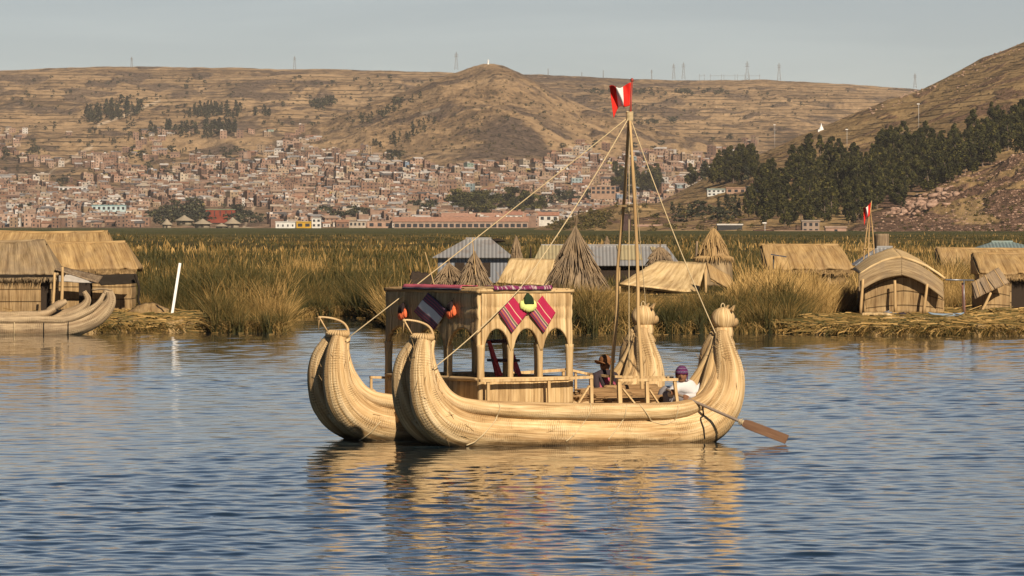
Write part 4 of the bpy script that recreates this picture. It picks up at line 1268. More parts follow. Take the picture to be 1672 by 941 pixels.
# ------------------------------------------------------------------ floating reed islands
def island(name, px0, px1, dfront, depth, top, seed, slope=1.2):
    m = MB()
    def f(u, v):
        px = px0 + (px1 - px0) * u
        fr = dfront(px) + .5 * (float(vn(px / 14, 0, seed)) - .5)
        d = fr + depth * v ** 1.5
        z = top * (1 - math.exp(-(d - fr) * 2.2 / slope)) * (.8 + .4 * float(vn(px / 22, d / 1.3, seed + 1))) + .05 * float(vn(px / 3, d * 3, seed + 2)) - .12 * (v == 0)
        return P(px, 0, d).x, d, z
    m.sheet(f, 260, 46, .05, uvf=lambda u, v: ((px1 - px0) * u * .02, depth * v ** 1.5))
    return tag(m.build(name, reed_mat('island_straw', (.13, .085, .04), (.36, .25, .115), (.56, .41, .21), 9, 0, 0, .4, (.16, .11, .06), 1.4, 4.0)), kind='structure')
fr_R = lambda px: float(np.interp(px, [1255, 1290, 1330, 1400, 1672, 2100], [190, 187.6, 185.8, 184.6, 183.4, 183]))
island('ground', 1262, 2050, fr_R, 52, .36, 5)
fr_L = lambda px: float(np.interp(px, [-400, 185, 300, 335, 348], [189, 189, 190, 191.5, 193]))
island('ground', -420, 347, fr_L, 18, .42, 9)

def straw(x, y, z, n, seed, l0=.3, l1=1.1, drape=None):
    """loose cut stalks lying about"""
    rng = np.random.RandomState(seed)
    L = rng.uniform(l0, l1, n); a = rng.uniform(0, math.pi, n) if drape is None else rng.normal(-1.45, .45, n)
    dx, dy = np.cos(a) * L, np.sin(a) * L
    w = rng.uniform(.015, .035, n)
    sl = rng.normal(.02, .08, n) if drape is None else -np.abs(rng.normal(.35, .15, n))
    V = np.zeros((n, 3, 2, 3))
    for k, t in enumerate((0, .5, 1)):
        cx, cy = x + dx * t, y + dy * t
        cz = z + (sl * L * t if drape is None else sl * L * t * t * 1.3) + .06 * math.sin(t * 3.14) * rng.rand(n)
        V[:, k, 0] = np.stack([cx, cy, cz - w / 2], -1); V[:, k, 1] = np.stack([cx, cy + w * .5, cz + w / 2], -1)
    idx = np.arange(n * 6).reshape(n, 3, 2)
    Q = np.stack([idx[:, :-1, 0], idx[:, :-1, 1], idx[:, 1:, 1], idx[:, 1:, 0]], -1).reshape(-1, 4)
    T = np.repeat(np.clip(rng.normal(.56, .22, n), .05, 1), 6)
    return V.reshape(-1, 3), Q, T
def straw_all():
    rng = np.random.RandomState(17); sets = []
    for (p0, p1, fr, dep, top, n) in ((1264, 1900, fr_R, 26, .36, 15000), (-200, 345, fr_L, 12, .42, 9000)):
        px = rng.uniform(p0, p1, n); off = dep * rng.rand(n) ** 1.5
        d = np.array([fr(p) for p in px]) + off
        z = top * (1 - np.exp(-off * 2.2 / 1.2)) * rng.uniform(.8, 1.2, n) + .05
        sets.append(straw((px - CX) * d / F, d, z, n, 3))
        n2 = n // 3
        px = rng.uniform(p0, p1, n2); d = np.array([fr(p) for p in px]) + rng.uniform(.1, .7, n2)
        clump = vn(px / 5, px * 0, 12)
        sets.append(straw((px - CX) * d / F, d, .14 + .26 * clump * rng.rand(n2), n2, 4, .25, .75, True))
    V = np.concatenate([s[0] for s in sets]); off = np.cumsum([0] + [len(s[0]) for s in sets])
    Q = np.concatenate([s[1] + o for s, o in zip(sets, off)]); T = np.concatenate([s[2] for s in sets])
    o = np_mesh('loose_straw', V, Q, M_BLADE, tint=T); tag(o, kind='stuff')
straw_all()

# ------------------------------------------------------------------ huts
def fringe(m, a, b, n, l, out, seed, mat=0, th=.02):
    """ragged straw ends hanging from the edge a-b"""
    rnd = random.Random(seed); a, b = Vector(a), Vector(b); al = (b - a).normalized()
    for k in range(n):
        p = a.lerp(b, rnd.random()); ll = l * rnd.uniform(.3, 1.2); q = p + Vector(out) * ll + al * rnd.uniform(-.08, .08)
        m.add([p - al * th, p + al * th, q], [(0, 1, 2)], [[(p.x * 3, 0), (p.x * 3 + .05, 0), (p.x * 3, ll)]], mat)

def reed_hut(px0, px1, r0, r1, yr, ye, yg, d, dep, mat, label, group=None, door=None, sag=.05, over=.25, walls=True, wmat=None, seed=1, rz=0.0, gable=True, wind=False):
    """hut with its ridge across the view; px0..px1 eave span, r0..r1 ridge span"""
    s = d / F
    cx = (px0 + px1) / 2
    org = P(cx, 0, d); zg = P(cx, yg, d).z
    root = empty('reed_hut', (org.x, d, zg), rz)
    tag(root, label, 'hut', group)
    ze = H + (HY - ye) * s - zg; zr = H + (HY - yr) * (d + dep / 2) / F - zg
    ex0, ex1, rx0, rx1 = [(p - cx) * s for p in (px0, px1, r0, r1)]
    m = MB()
    fy, byy = 0.0, dep
    def slope(front):
        y_e, y_r = (fy, dep / 2) if front else (byy, dep / 2)
        def f(u, v):
            u2 = u if front else 1 - u
            top = Vector((rx0 + (rx1 - rx0) * u2, y_r, zr - sag * math.sin(math.pi * u2) * 1.2)); bot = Vector((ex0 + (ex1 - ex0) * u2, y_e, ze + .12 * (float(vn(u2 * 9, 1, seed)) - .5) + .07 * (float(vn(u2 * 44, 3, seed)) - .5)))
            p = top.lerp(bot, v)
            p.z += (.05 * math.sin(v * 3.1) + .09 * (float(vn(u2 * 14, v * 6, seed + 2)) - .5)) 
            p.y += .03 * (float(vn(u2 * 40, v * 3, seed + 3)) - .5)
            return p
        m.sheet(f, 46, 14, .10)
    slope(True); slope(False)
    # closed ends
    for ex, rx, sg in ((ex0, rx0, -1), (ex1, rx1, 1)):
        def f(u, v, ex=ex, rx=rx, sg=sg):
            bot = Vector((ex, fy + (byy - fy) * (u if sg > 0 else 1 - u), ze)); top = Vector((rx, dep / 2, zr - .02))
            p = top.lerp(bot, .02 + .98 * v); p.x += sg * .02; p.z += .03 * (float(vn(u * 20, v * 4, seed + 9)) - .5)
            return p
        m.sheet(f, 16, 10, .08)
    m.tube([(rx0 - .02, dep / 2, zr, .07), ((rx0 + rx1) / 2, dep / 2, zr + .02 - sag * 1.2, .075), (rx1 + .02, dep / 2, zr, .07)], n=10, step=.1, rough=.12, ridge=.1)
    fringe(m, (ex0, fy - .04, ze), (ex1, fy - .04, ze), int((ex1 - ex0) * 110), .24, (0, -.3, -1), seed)
    m.build('roof', mat, root)
    if walls:
        wx0, wx1, wy0, wy1 = ex0 + over * .6, ex1 - over, fy + .22, byy - .22
        w = MB(); W_ = wmat or WALLREED
        def wl(a, b, s2):
            a, b = Vector(a), Vector(b)
            dr = [] if door is None or s2 else [((p - cx) * s) for p in door]
            def part(t0, t1, z0, z1):
                nrm = (b - a).cross(Vector((0, 0, 1))).normalized()
                w.sheet(lambda u, v: a.lerp(b, t0 + (t1 - t0) * u) + Vector((0, 0, z0 + (z1 - z0) * v)) + nrm * (.03 * math.sin(math.pi * ((z0 + (z1 - z0) * v) / .42 % 1)) + .02 * float(vn((t0 + (t1 - t0) * u) * 60, v * 2, seed))), 30, 12, .06)
            if dr:
                t0, t1 = [(q - a.x) / (b.x - a.x) for q in dr]
                zd = min(ze - .1, 1.25)
                part(0, t0, -.05, ze + .02); part(t1, 1, -.05, ze + .02); part(t0, t1, zd, ze + .02)
            else: part(0, 1, -.05, ze + .02)
        wl((wx0, wy0, 0), (wx1, wy0, 0), 0); wl((wx1, wy0, 0), (wx1, wy1, 0), 1); wl((wx1, wy1, 0), (wx0, wy1, 0), 1); wl((wx0, wy1, 0), (wx0, wy0, 0), 1)
        w.build('wall', W_, root)
        if door is not None:
            q = MB(); a, b = [(p - cx) * s for p in door]
            q.box((a - .02, wy0 + .10, -.03), (b + .02, wy0 + .14, min(ze - .1, 1.25) + .03)); q.build('door', DARKIN, root, smooth=False)
    KEEP.append((org.x + ex0 - .1, org.x + ex1 + .1, d - .4, d + dep + .3))
    return root

# left island
h1 = reed_hut(-105, 93, -80, 66, 394, 449, 512, 193.5, 3.4, THATCH_GREY, 'old greyish thatched hut at the left edge, nearest the water and the moored reed boat', door=(66, 84), seed=3)
h2 = reed_hut(84, 223, 66, 199, 396, 440, 507, 198.5, 3.0, THATCH_GOLD, 'golden thatched hut with dark drooping eaves, nearest the white pole', door=(128, 150), seed=5)
h3 = reed_hut(-40, 186, -20, 170, 379, 420, 505, 206, 3.2, THATCH_GOLD, 'thatched hut whose ridge shows behind the other two huts on the left island', walls=False, seed=8)
# porch mat and drooping tarpaulin of the two huts
def world_sheet(name, pts, t, mat, par=None, nu=14, nv=8, sag=0, uvs=None, seed=0, wob=.03):
    a, b, c, d = [Vector(p) for p in pts]
    m = MB()
    def f(u, v):
        p = a.lerp(b, u).lerp(d.lerp(c, u), v)
        p.z -= sag * math.sin(math.pi * u) * 1.0 * (math.sin(math.pi * v) if uvs is None else v)
        p.z += wob * (float(vn(u * 8, v * 8, seed)) - .5); p.y += wob * (float(vn(u * 7, v * 7, seed + 4)) - .5)
        return p
    m.sheet(f, nu, nv, t)
    o = m.build(name, mat)
    if par is not None:
        o.parent = par; o.matrix_parent_inverse = par_inv(par)
    return o
def par_inv(p):
    return (Matrix.Translation(p.location) @ p.rotation_euler.to_matrix().to_4x4()).inverted()
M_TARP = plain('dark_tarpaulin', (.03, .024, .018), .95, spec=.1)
M_CLOTHGREY = plain('pale_sacking', (.38, .35, .31), .9)
world_sheet('awning', [P(88, 434, 196), P(168, 452, 196), P(160, 462, 193.5), P(90, 440, 193.5)], .05, THATCH_OLD, h2, sag=.02)
world_sheet('tarpaulin', [P(150, 450, 197.6), P(223, 447, 197.6), P(226, 462, 197.5), P(165, 466, 197.5)], .03, M_TARP, h2, sag=.12)
world_sheet('tarpaulin', [P(96, 449, 197.9), P(222, 455, 197.9), P(212, 463, 197.8), P(96, 460, 197.8)], .03, M_CLOTHGREY, h2, sag=.10)
m = MB(); m.tube([(*P(221, 449, 197.3), .05), (*P(227, 470, 197.2), .045), (*P(226, 492, 197.2), .04), (*P(236, 510, 197.0), .03)], n=8, step=.15); o = m.build('tarpaulin_edge', M_TARP); o.parent = h2; o.matrix_parent_inverse = par_inv(h2)
world_sheet('painted_eave_shadow', [P(-105, 449, 193.45), P(92, 449, 193.45), P(92, 454, 193.45), P(-105, 455, 193.45)], .03, M_TARP, h1, sag=.02)  # dark strip added to stand in for the shade under the eave
def post_thing(name, a, b, r, mat, label, cat, group=None, tilt=0):
    m = MB(); m.tube([(*a, r), (*(Vector(a).lerp(Vector(b), .5) + Vector((.01, 0, 0))), r * .95), (*b, r * .85)], n=9, step=.2, rough=.06)
    return tag(m.build(name, mat), label, cat, group)
post_thing('wooden_post', P(100, 507, 192.6), P(102, 436, 192.6), .055, POLE, 'bare wooden post in front of the left island huts beside the moored boat', 'post')
post_thing('wooden_post', P(86, 505, 192), P(89, 446, 192.2), .05, POLE, 'short wooden post holding up the eave of the leftmost hut', 'post')
m = MB(); a, b = P(280, 520, 192.5), P(294, 430, 192.8); m.bar(a, b, .085, .07)
tag(m.build('marker_pole', plain('white_paint_wood', (.80, .79, .76), .6, .12, 5), None, smooth=False, bevel=.008), 'leaning white painted board pole standing at the tip of the left straw island', 'marker pole')
m.V and None
m = MB(); m.sheet(lambda u, v: P(200 + 75 * u, 520 - 22 * math.sin(u * 2.6) * (1 - v) , 195 - 2.5 * v) + Vector((0, 0, .06 * float(vn(u * 12, v * 6, 2)))), 40, 10, .1)
tag(m.build('straw_heap', THATCH_GOLD), 'low heap of cut golden reeds between the left hut and the white pole', 'straw heap')

# moored reed boat at the left
mo = empty('reed_boat', P(60, 548, 186)); tag(mo, 'old grey-brown reed boat moored at the left island, prow curling up to the right', 'boat')
def mb_rel(pts): return [(*(P(px, py, d) - mo.location), r) for px, py, d, r in pts]
hl = MB()
hl.tube(mb_rel([(-240, 536, 186, .38), (-60, 536, 186, .38), (60, 536, 186, .38), (115, 533, 186, .36), (150, 522, 186, .31), (172, 506, 186, .24), (181, 490, 186, .17), (179, 476, 186, .11)]), n=32, step=.07, rough=.03, ridge=.03, pinch=.8)
hl.tube(mb_rel([(-240, 536, 187.1, .38), (60, 536, 187.1, .38), (112, 531, 187.1, .36), (145, 519, 187.1, .31), (164, 503, 187, .24), (172, 489, 187, .17), (174, 476, 186.6, .1)]), n=24, step=.1)
ho = hl.build('hull', OLDHULL, mo)
g = MB(); g.tube(mb_rel([(-240, 522, 185.75, .14), (60, 523, 185.75, .14), (110, 521, 185.75, .135), (142, 509, 185.75, .12), (160, 496, 185.8, .09), (170, 480, 185.9, .06)]), n=18, step=.08, rough=.05, ridge=.04, pinch=.9); g.build('gunwale_roll', OLDHULL, ho)
g = MB(); g.tube(mb_rel([(-200, 515, 187.3, .12), (20, 515, 187.3, .13), (70, 513, 187.3, .13), (90, 505, 187.4, .09)]), n=16, step=.1, rough=.05); g.build('gunwale_roll', OLDHULL, ho)
g = MB(); g.tube(mb_rel([(60, 522, 188.2, .26), (104, 516, 188.2, .22), (132, 504, 188.2, .17), (143, 490, 188.2, .12), (137, 476, 188.2, .08)]), n=20, step=.07, rough=.04, ridge=.04); g.build('prow_bundle', OLDHULL, mo); g = MB(); g.tube(mb_rel([(150, 474, 186.4, .03), (165, 472, 186.3, .035), (182, 474, 186.1, .03)]), n=8, step=.1)
g.build('prow_tie', OLDHULL, mo)
for px in (25, 73, 113):
    g = MB(); 
    g.tube([(*(P(px, 548, 186) - mo.location + Vector((0, -.4 * math.sin(a), .27 - .4 * math.cos(a)))), .014) for a in np.linspace(.5, 2.6, 10)], n=6); g.build('hull_rope', DARKROPE if px != 25 else ROPE, ho)
m = MB(); c = P(95, 498, 187.8)
m.tube([(*(c + Vector((-.35, 0, -.2))), .1), (*c, .13), (*(c + Vector((.25, .1, .12))), .08)], n=12, step=.06, rough=.1)
o = m.build('deck_bundle', OLDHULL, mo); o.matrix_parent_inverse = par_inv(mo)

# metal-roofed buildings
def metal(name, c, rust=.3):
    t = NT(name, .45, .5); uv = t.uv()
    w = t.n('ShaderNodeTexWave', _wave_type='BANDS', _bands_direction='X', Scale=.314 / .16, Distortion=0); t.l(uv, w.inputs['Vector'])
    nz = t.noise(t.obj(), 1.6, 5, .65)
    cc = t.mix(t.ramp(nz, [(.5, (0, 0, 0)), (.7, (1, 1, 1))]), c, tuple(a * (1 - rust) + b * rust for a, b in zip(c, (.25, .15, .08))))
    cc = t.mix(t.math('MULTIPLY', t.ramp(w.outputs['Fac'], [(.0, (1, 1, 1)), (.25, (0, 0, 0))]), .55), cc, tuple(x * .35 for x in c))
    t.b.inputs['Metallic'].default_value = .25
    t.col(cc).nrm(t.bump(w.outputs['Fac'], .8, .03)); return t.m
ZINC = metal('zinc_sheet', (.34, .34, .335), .5); ZINC_Y = metal('yellowed_zinc', (.50, .42, .24)); ZINC_G = metal('green_zinc', (.26, .34, .32)); WALLMET = metal('wall_zinc', (.24, .26, .29))
def face(m, pts, t=.03, mat=0):
    pts = [Vector(p) for p in pts]
    if len(pts) == 4:
        a, b, c, d = pts
        m.sheet(lambda u, v: a.lerp(b, u).lerp(d.lerp(c, u), v), 2, 2, t, mat=mat, uvf=lambda u, v: (a.lerp(b, u).lerp(d.lerp(c, u), v).x, v * 2))
    else:
        a, b, c = pts
        m.sheet(lambda u, v: a.lerp(b.lerp(c, u), max(.001, v)), 2, 2, t, mat=mat, uvf=lambda u, v: (a.lerp(b.lerp(c, u), v).x if abs(b.x - c.x) > .3 else a.lerp(b.lerp(c, u), v).y, v * 2))
def metal_hut(px0, px1, r0, r1, yr, ye, yg, d, dep, mat, wmat, label, name='metal_roof_hut'):
    s = d / F; cx = (px0 + px1) / 2; org = P(cx, 0, d); zg = H + (HY - yg) * s
    root = empty(name, (org.x, d, zg)); tag(root, label, 'hut')
    ze = H + (HY - ye) * s - zg; zr = H + (HY - yr) * (d + dep / 2) / F - zg
    e0, e1, q0, q1 = [(p - cx) * s for p in (px0, px1, r0, r1)]
    m = MB()
    face(m, [(q0, dep / 2, zr), (q1, dep / 2, zr), (e1, 0, ze), (e0, 0, ze)]); face(m, [(q1, dep / 2, zr), (q0, dep / 2, zr), (e0, dep, ze), (e1, dep, ze)])
    if abs(q0 - e0) > .15 and q0 > e0: face(m, [(q0, dep / 2, zr), (e0, 0, ze), (e0, dep, ze)])
    if abs(q1 - e1) > .15: face(m, [(q1, dep / 2, zr), (e1, dep, ze), (e1, 0, ze)])
    m.tube([(q0, dep / 2, zr + .03, .05), (q1, dep / 2, zr + .03, .05)], n=8)
    m.build('roof', mat, root, smooth=False)
    w = MB(); o = .25
    for a, b in (((e0 + o, .3), (e1 - o, .3)), ((e1 - o, .3), (e1 - o, dep - .3)), ((e1 - o, dep - .3), (e0 + o, dep - .3)), ((e0 + o, dep - .3), (e0 + o, .3))):
        face(w, [(*a, 0), (*b, 0), (*b, ze + .05), (*a, ze + .05)], .05)
    w.build('wall', wmat, root, smooth=False)
    KEEP.append((org.x + e0, org.x + e1, d - .3, d + dep + .2))
    return root, (e0, e1, q0, q1, ze, zr)
r, k = metal_hut(706, 838, 760, 802, 391, 421, 462, 240, 3.6, ZINC, WALLMET, 'hip-roofed hut of grey corrugated zinc sheet among the central reed huts')
for a, b in ((.28, .40), (.62, .72)):
    q = MB(); x0 = k[0] + (k[1] - k[0]) * a; x1 = k[0] + (k[1] - k[0]) * b; q.box((x0, .24, .25), (x1, .27, .85)); q.build('window', DARKIN, r, smooth=False)
r, k = metal_hut(868, 1112, 884, 1090, 402, 434, 466, 252, 3.8, ZINC, DARKIN, 'long low building with a ribbed zinc roof, yellowed sheets at its left and middle')
e0, e1, q0, q1, ze, zr = k
for f0, f1, v0, v1 in ((.0, .22, 0, 1), (.60, .76, 0, .75), (.86, .90, .1, 1)):
    A = lambda f, v: Vector((q0 + (q1 - q0) * f, 1.9, zr)).lerp(Vector((e0 + (e1 - e0) * f, 0, ze)), v) + Vector((0, -.02, .045))
    pm = MB(); face(pm, [A(f0, v0), A(f1, v0), A(f1, v1), A(f0, v1)], .015); pm.build('roof_sheet', ZINC_Y, r, smooth=False)
pm = MB()
for k2 in range(6): x = e0 + .4 + (e1 - e0 - .8) * k2 / 5; pm.bar((x, .1, 0), (x, .1, ze), .07, .07)
pm.build('post', POLE, r, smooth=False)
gm = MB(); gm.sheet(lambda u, v: Vector((e0 - .12 + .1 * v, 3.8 * u, ze - .12 + (zr - ze) * (1 - abs(2 * u - 1)) * v + .12 * v)), 10, 3, .05); gm.build('gable', DARKIN, r, smooth=False)
r, k = metal_hut(1396, 1482, 1436, 1462, 405, 434, 470, 226, 3.2, ZINC, WALLREED, 'small hut with a grey corrugated hip roof behind the open-fronted hut')
r, k = metal_hut(1585, 1720, 1625, 1660, 396, 411, 450, 262, 4, ZINC_G, WALLMET, 'green metal-roofed hut rising behind the thatched huts at the right edge')

# lean-to roofs of pale reed matting in the centre
def leanto(name, top0, top1, bot1, bot0, d, dep, mat, label, posts=True, sag=.1, back=True):
    root = empty(name, P((bot0[0] + bot1[0]) / 2, 478, d)); tag(root, label, 'shelter')
    a, b = P(*top0, d + dep), P(*top1, d + dep); c, e = P(*bot1, d), P(*bot0, d)
    o = world_sheet('roof', [a, b, c, e], .06, mat, root, 24, 14, sag=sag, seed=int(d))
    if back:
        lo = Vector((0, dep, -1.3))
        world_sheet('roof_rear', [a + Vector((0, .05, 0)), b + Vector((0, .05, 0)), b + lo, a + lo], .05, mat, root)
    if posts:
        pm = MB()
        for q in (c, e, a, b): pm.tube([(q.x, q.y + .1, .3, .04), (q.x, q.y + .1, q.z - .03, .04)], n=8)
        pm.tube([(c.x, c.y + .1, c.z - .06, .03), (e.x, e.y + .1, e.z - .06, .03)], n=8)
        w = pm.build('post', POLE); w.parent = root; w.matrix_parent_inverse = par_inv(root)
        fb = MB(); fb.sheet(lambda u, v: e.lerp(c, u) + Vector((0, .35, -.1)) + Vector((0, 0, (.32 - e.z) * v)), 8, 3, .05)
        w = fb.build('wall', DARKIN if dep < 2.5 else WALLREED); w.parent = root; w.matrix_parent_inverse = par_inv(root)
    KEEP.append((min(c.x, e.x, a.x), max(c.x, e.x, b.x), d - .1, d + dep + .2))
    return root
leanto('mat_shelter', (833, 423), (906, 424), (896, 466), (812, 462), 224, 2.2, MAT_PALE, 'small shelter with a tan mat roof between the zinc hut and big reed cone')
leanto('mat_shelter', (1072, 427), (1153, 430), (1140, 479), (1012, 464), 214, 3.2, MAT_PALE, 'broad shelter roofed with pale reed matting right of the mast poles', sag=.18)
root = empty('fallen_mat', P(1178, 480, 213)); tag(root, 'tan reed mat tipped on its side against the right end of the pale mat shelter', 'reed mat')
world_sheet('mat', [P(1153, 429, 213.8), P(1192, 452, 213.4), P(1212, 484, 212.8), P(1160, 455, 213.0)], .07, THATCH_GOLD, root, seed=5)
m = MB(); m.tube([(*P(1151, 440, 213.2), .035), (*P(1153, 495, 213), .04)], n=8); m.tube([(*P(1160, 458, 213), .03), (*P(1190, 470, 213), .03)], n=8)
o = m.build('prop', POLE); o.parent = root; o.matrix_parent_inverse = par_inv(root)

# cones of stacked reeds
def cone(px, yt, yb, hw, d, mat, label, seed, rag=.5, curve=.8, tuft=True, skirt=None, name='reed_stack'):
    rnd = random.Random(seed); s = d / F
    zb = H + (HY - yb) * s; zt = H + (HY - yt) * s; R0 = hw * s; x0 = (px - CX) * s
    root = empty(name, (x0, d, zb)); tag(root, label, 'reed stack'); h = zt - zb
    m = MB()
    pts = [(0, 0, h * t, max(.03, R0 * (1 - t) ** curve * .93)) for t in np.linspace(0, .97, 9)]
    m.tube(pts, n=26, step=.1, rough=.08, ridge=.14, seed=seed)
    n = int(260 * rag + 60)
    for k in range(n):
        a = rnd.uniform(0, 6.283); t1 = rnd.uniform(.35, .98); t0 = max(0, t1 - rnd.uniform(.25, .5))
        ra, rb_ = R0 * (1 - t1) ** curve, R0 * (1 - t0) ** curve + rnd.uniform(0, .22) * rag
        a2 = a + rnd.uniform(-.3, .3)
        w = rnd.uniform(.012, .034)
        p0 = Vector((math.cos(a) * ra, math.sin(a) * ra, h * t1)); p1 = Vector((math.cos(a2) * rb_, math.sin(a2) * rb_, h * t0))
        m.tube([(*p0, w * .6), (*(p0.lerp(p1, .6) * 1.0), w), (*p1, w * .5)], n=4, cap=False)
    m.build('stack', mat, root)
    if tuft:
        q = MB()
        for k in range(16):
            a = rnd.uniform(0, 6.283); o = rnd.uniform(.02, .09) * (h / 2); l = rnd.uniform(.1, .22) * h
            q.tube([(0, 0, h * .93, .02), (math.cos(a) * o * .5, math.sin(a) * o * .5, h * .96 + l * .5, .014), (math.cos(a) * o, math.sin(a) * o, h * .96 + l, .004)], n=4, cap=False)
        q.build('tip', mat, root)
    if skirt:
        q = MB()
        for (zs, rs, ln) in skirt:
            for k in range(90):
                a = 6.283 * k / 90 + rnd.uniform(-.03, .03)
                q.tube([(math.cos(a) * rs * .8, math.sin(a) * rs * .8, zs + .05, .022), (math.cos(a) * rs * 1.08, math.sin(a) * rs * 1.08, zs - .03, .025), (math.cos(a) * rs * 1.14, math.sin(a) * rs * 1.14, zs - ln * rnd.uniform(.5, 1.1), .008)], n=4, cap=False)
        q.build('skirt', mat, root)
    return root
KEEP.append((P(890, 0, 214).x, P(995, 0, 214).x, 212, 217))
cone(940, 366, 478, 52, 214, THATCH_OLD, 'tall ragged grey-brown cone of stacked reeds behind the cabin roof', 1, 1.0, 1.18)
cone(775, 408, 478, 30, 214, THATCH_OLD, 'slender pointed reed cone standing in front of the hip-roofed zinc hut', 2, .9, 1.25, False)
cone(733, 428, 480, 30, 216, THATCH_OLD, 'low untidy heap of reeds with loose poles, left of the pointed cone', 3, 1.2, 1.0)
cone(843, 384, 432, 9, 236, THATCH_OLD, 'thin pointed reed sheaf behind the tan mat shelter', 4, .4, .8, False)
cone(991, 385, 412, 5, 262, THATCH_OLD, 'tiny pointed reed sheaf far behind the long zinc roof', 5, .3, .8, False)
cone(1078, 403, 434, 22, 246, THATCH_OLD, 'small rounded reed cone in front of the long zinc roof', 6, .5, .55)
rt = cone(1165, 372, 421, 25, 224, THATCH_GOLD, 'tiered watchtower-like reed cone with a ragged skirt, left of the golden hut', 7, .4, .72, False, skirt=[(0.02, .72, .22)])
m = MB(); m.tube([(0, 0, -1.1, .78), (0, 0, -.5, .74), (0, 0, .0, .62)], n=28, step=.08, rough=.06, ridge=.08); m.build('base', THATCH_GREY, rt)
post_thing('wooden_post', P(1136, 432, 224), P(1138, 394, 224), .05, THATCH_OLD, 'thin ragged stake standing left of the tiered reed cone', 'post')
for i, (a, b, lab) in enumerate((((712, 478), (694, 412), 'thin bare pole leaning left over the untidy reed heap'), ((778, 470), (771, 388), 'thin upright pole by the pointed reed cone'))):
    post_thing('thin_pole', P(*a, 213.5), P(*b, 213.5), .02, POLE, lab, 'pole')
m = MB(); m.sheet(lambda u, v: P(672 + 34 * u - 6 * v, 446 + 6 * u + 30 * v, 219 - .8 * v) + Vector((0, 0, .08 * float(vn(u * 6, v * 3, 2)))), 14, 8, .15)
tag(m.build('reed_screen', DARKIN), 'dark low lean-to half hidden in the reeds behind the cabin roof corner', 'lean-to')
m = MB(); m.ell(P(790, 391, 262), (.5, .35, .11), 14, 8, rough=.3); m.ell(P(812, 393, 262), (.35, .3, .09), 12, 6, rough=.3)
tag(m.build('tarpaulin', M_TARP), 'dark tarpaulin bundle lying in the marsh beyond the hip-roofed zinc hut', 'tarpaulin')

# right island
hA = reed_hut(1254, 1394, 1246, 1372, 401, 441, 500, 219, 3.2, THATCH_GOLD, 'golden thatched hut behind tall reeds, with a small panel lamp before it', seed=21, sag=.02)
hC = reed_hut(1540, 1790, 1533, 1770, 406, 440, 500, 238, 3.4, THATCH_GOLD, 'thatched hut with a long plain roof, behind the rightmost hut', seed=22)
hD = reed_hut(1600, 1800, 1594, 1775, 414, 448, 512, 209, 3.6, THATCH_GOLD, 'thatched hut cut by the right edge of the picture with a leaning reed door', door=(1652, 1680), seed=23)
root = empty('reed_door', P(1615, 512, 206)); tag(root, 'woven reed door panel propped slantwise in front of the rightmost hut', 'door panel')
world_sheet('panel', [P(1586, 462, 206), P(1630, 437, 206.5), P(1648, 462, 206.3), P(1592, 488, 205.8)], .06, THATCH_OLD, root, seed=3)
m = MB()
for k in (.15, .5, .85): m.tube([(*P(1586 + 44 * k, 462 - 25 * k, 205.75), .022), (*P(1592 + 56 * k, 488 - 26 * k, 205.6), .022)], n=6)
o = m.build('batten', POLE); o.parent = root; o.matrix_parent_inverse = par_inv(root)
m = MB(); m.sheet(lambda u, v: P(1588 + 60 * u, 468 + 44 * v - 8 * math.sin(3 * u) * (1 - v), 207.2 - .3 * math.sin(u * 3.1)), 20, 10, .08); o = m.build('reed_wall', WALLREED); o.parent = root; o.matrix_parent_inverse = par_inv(root)

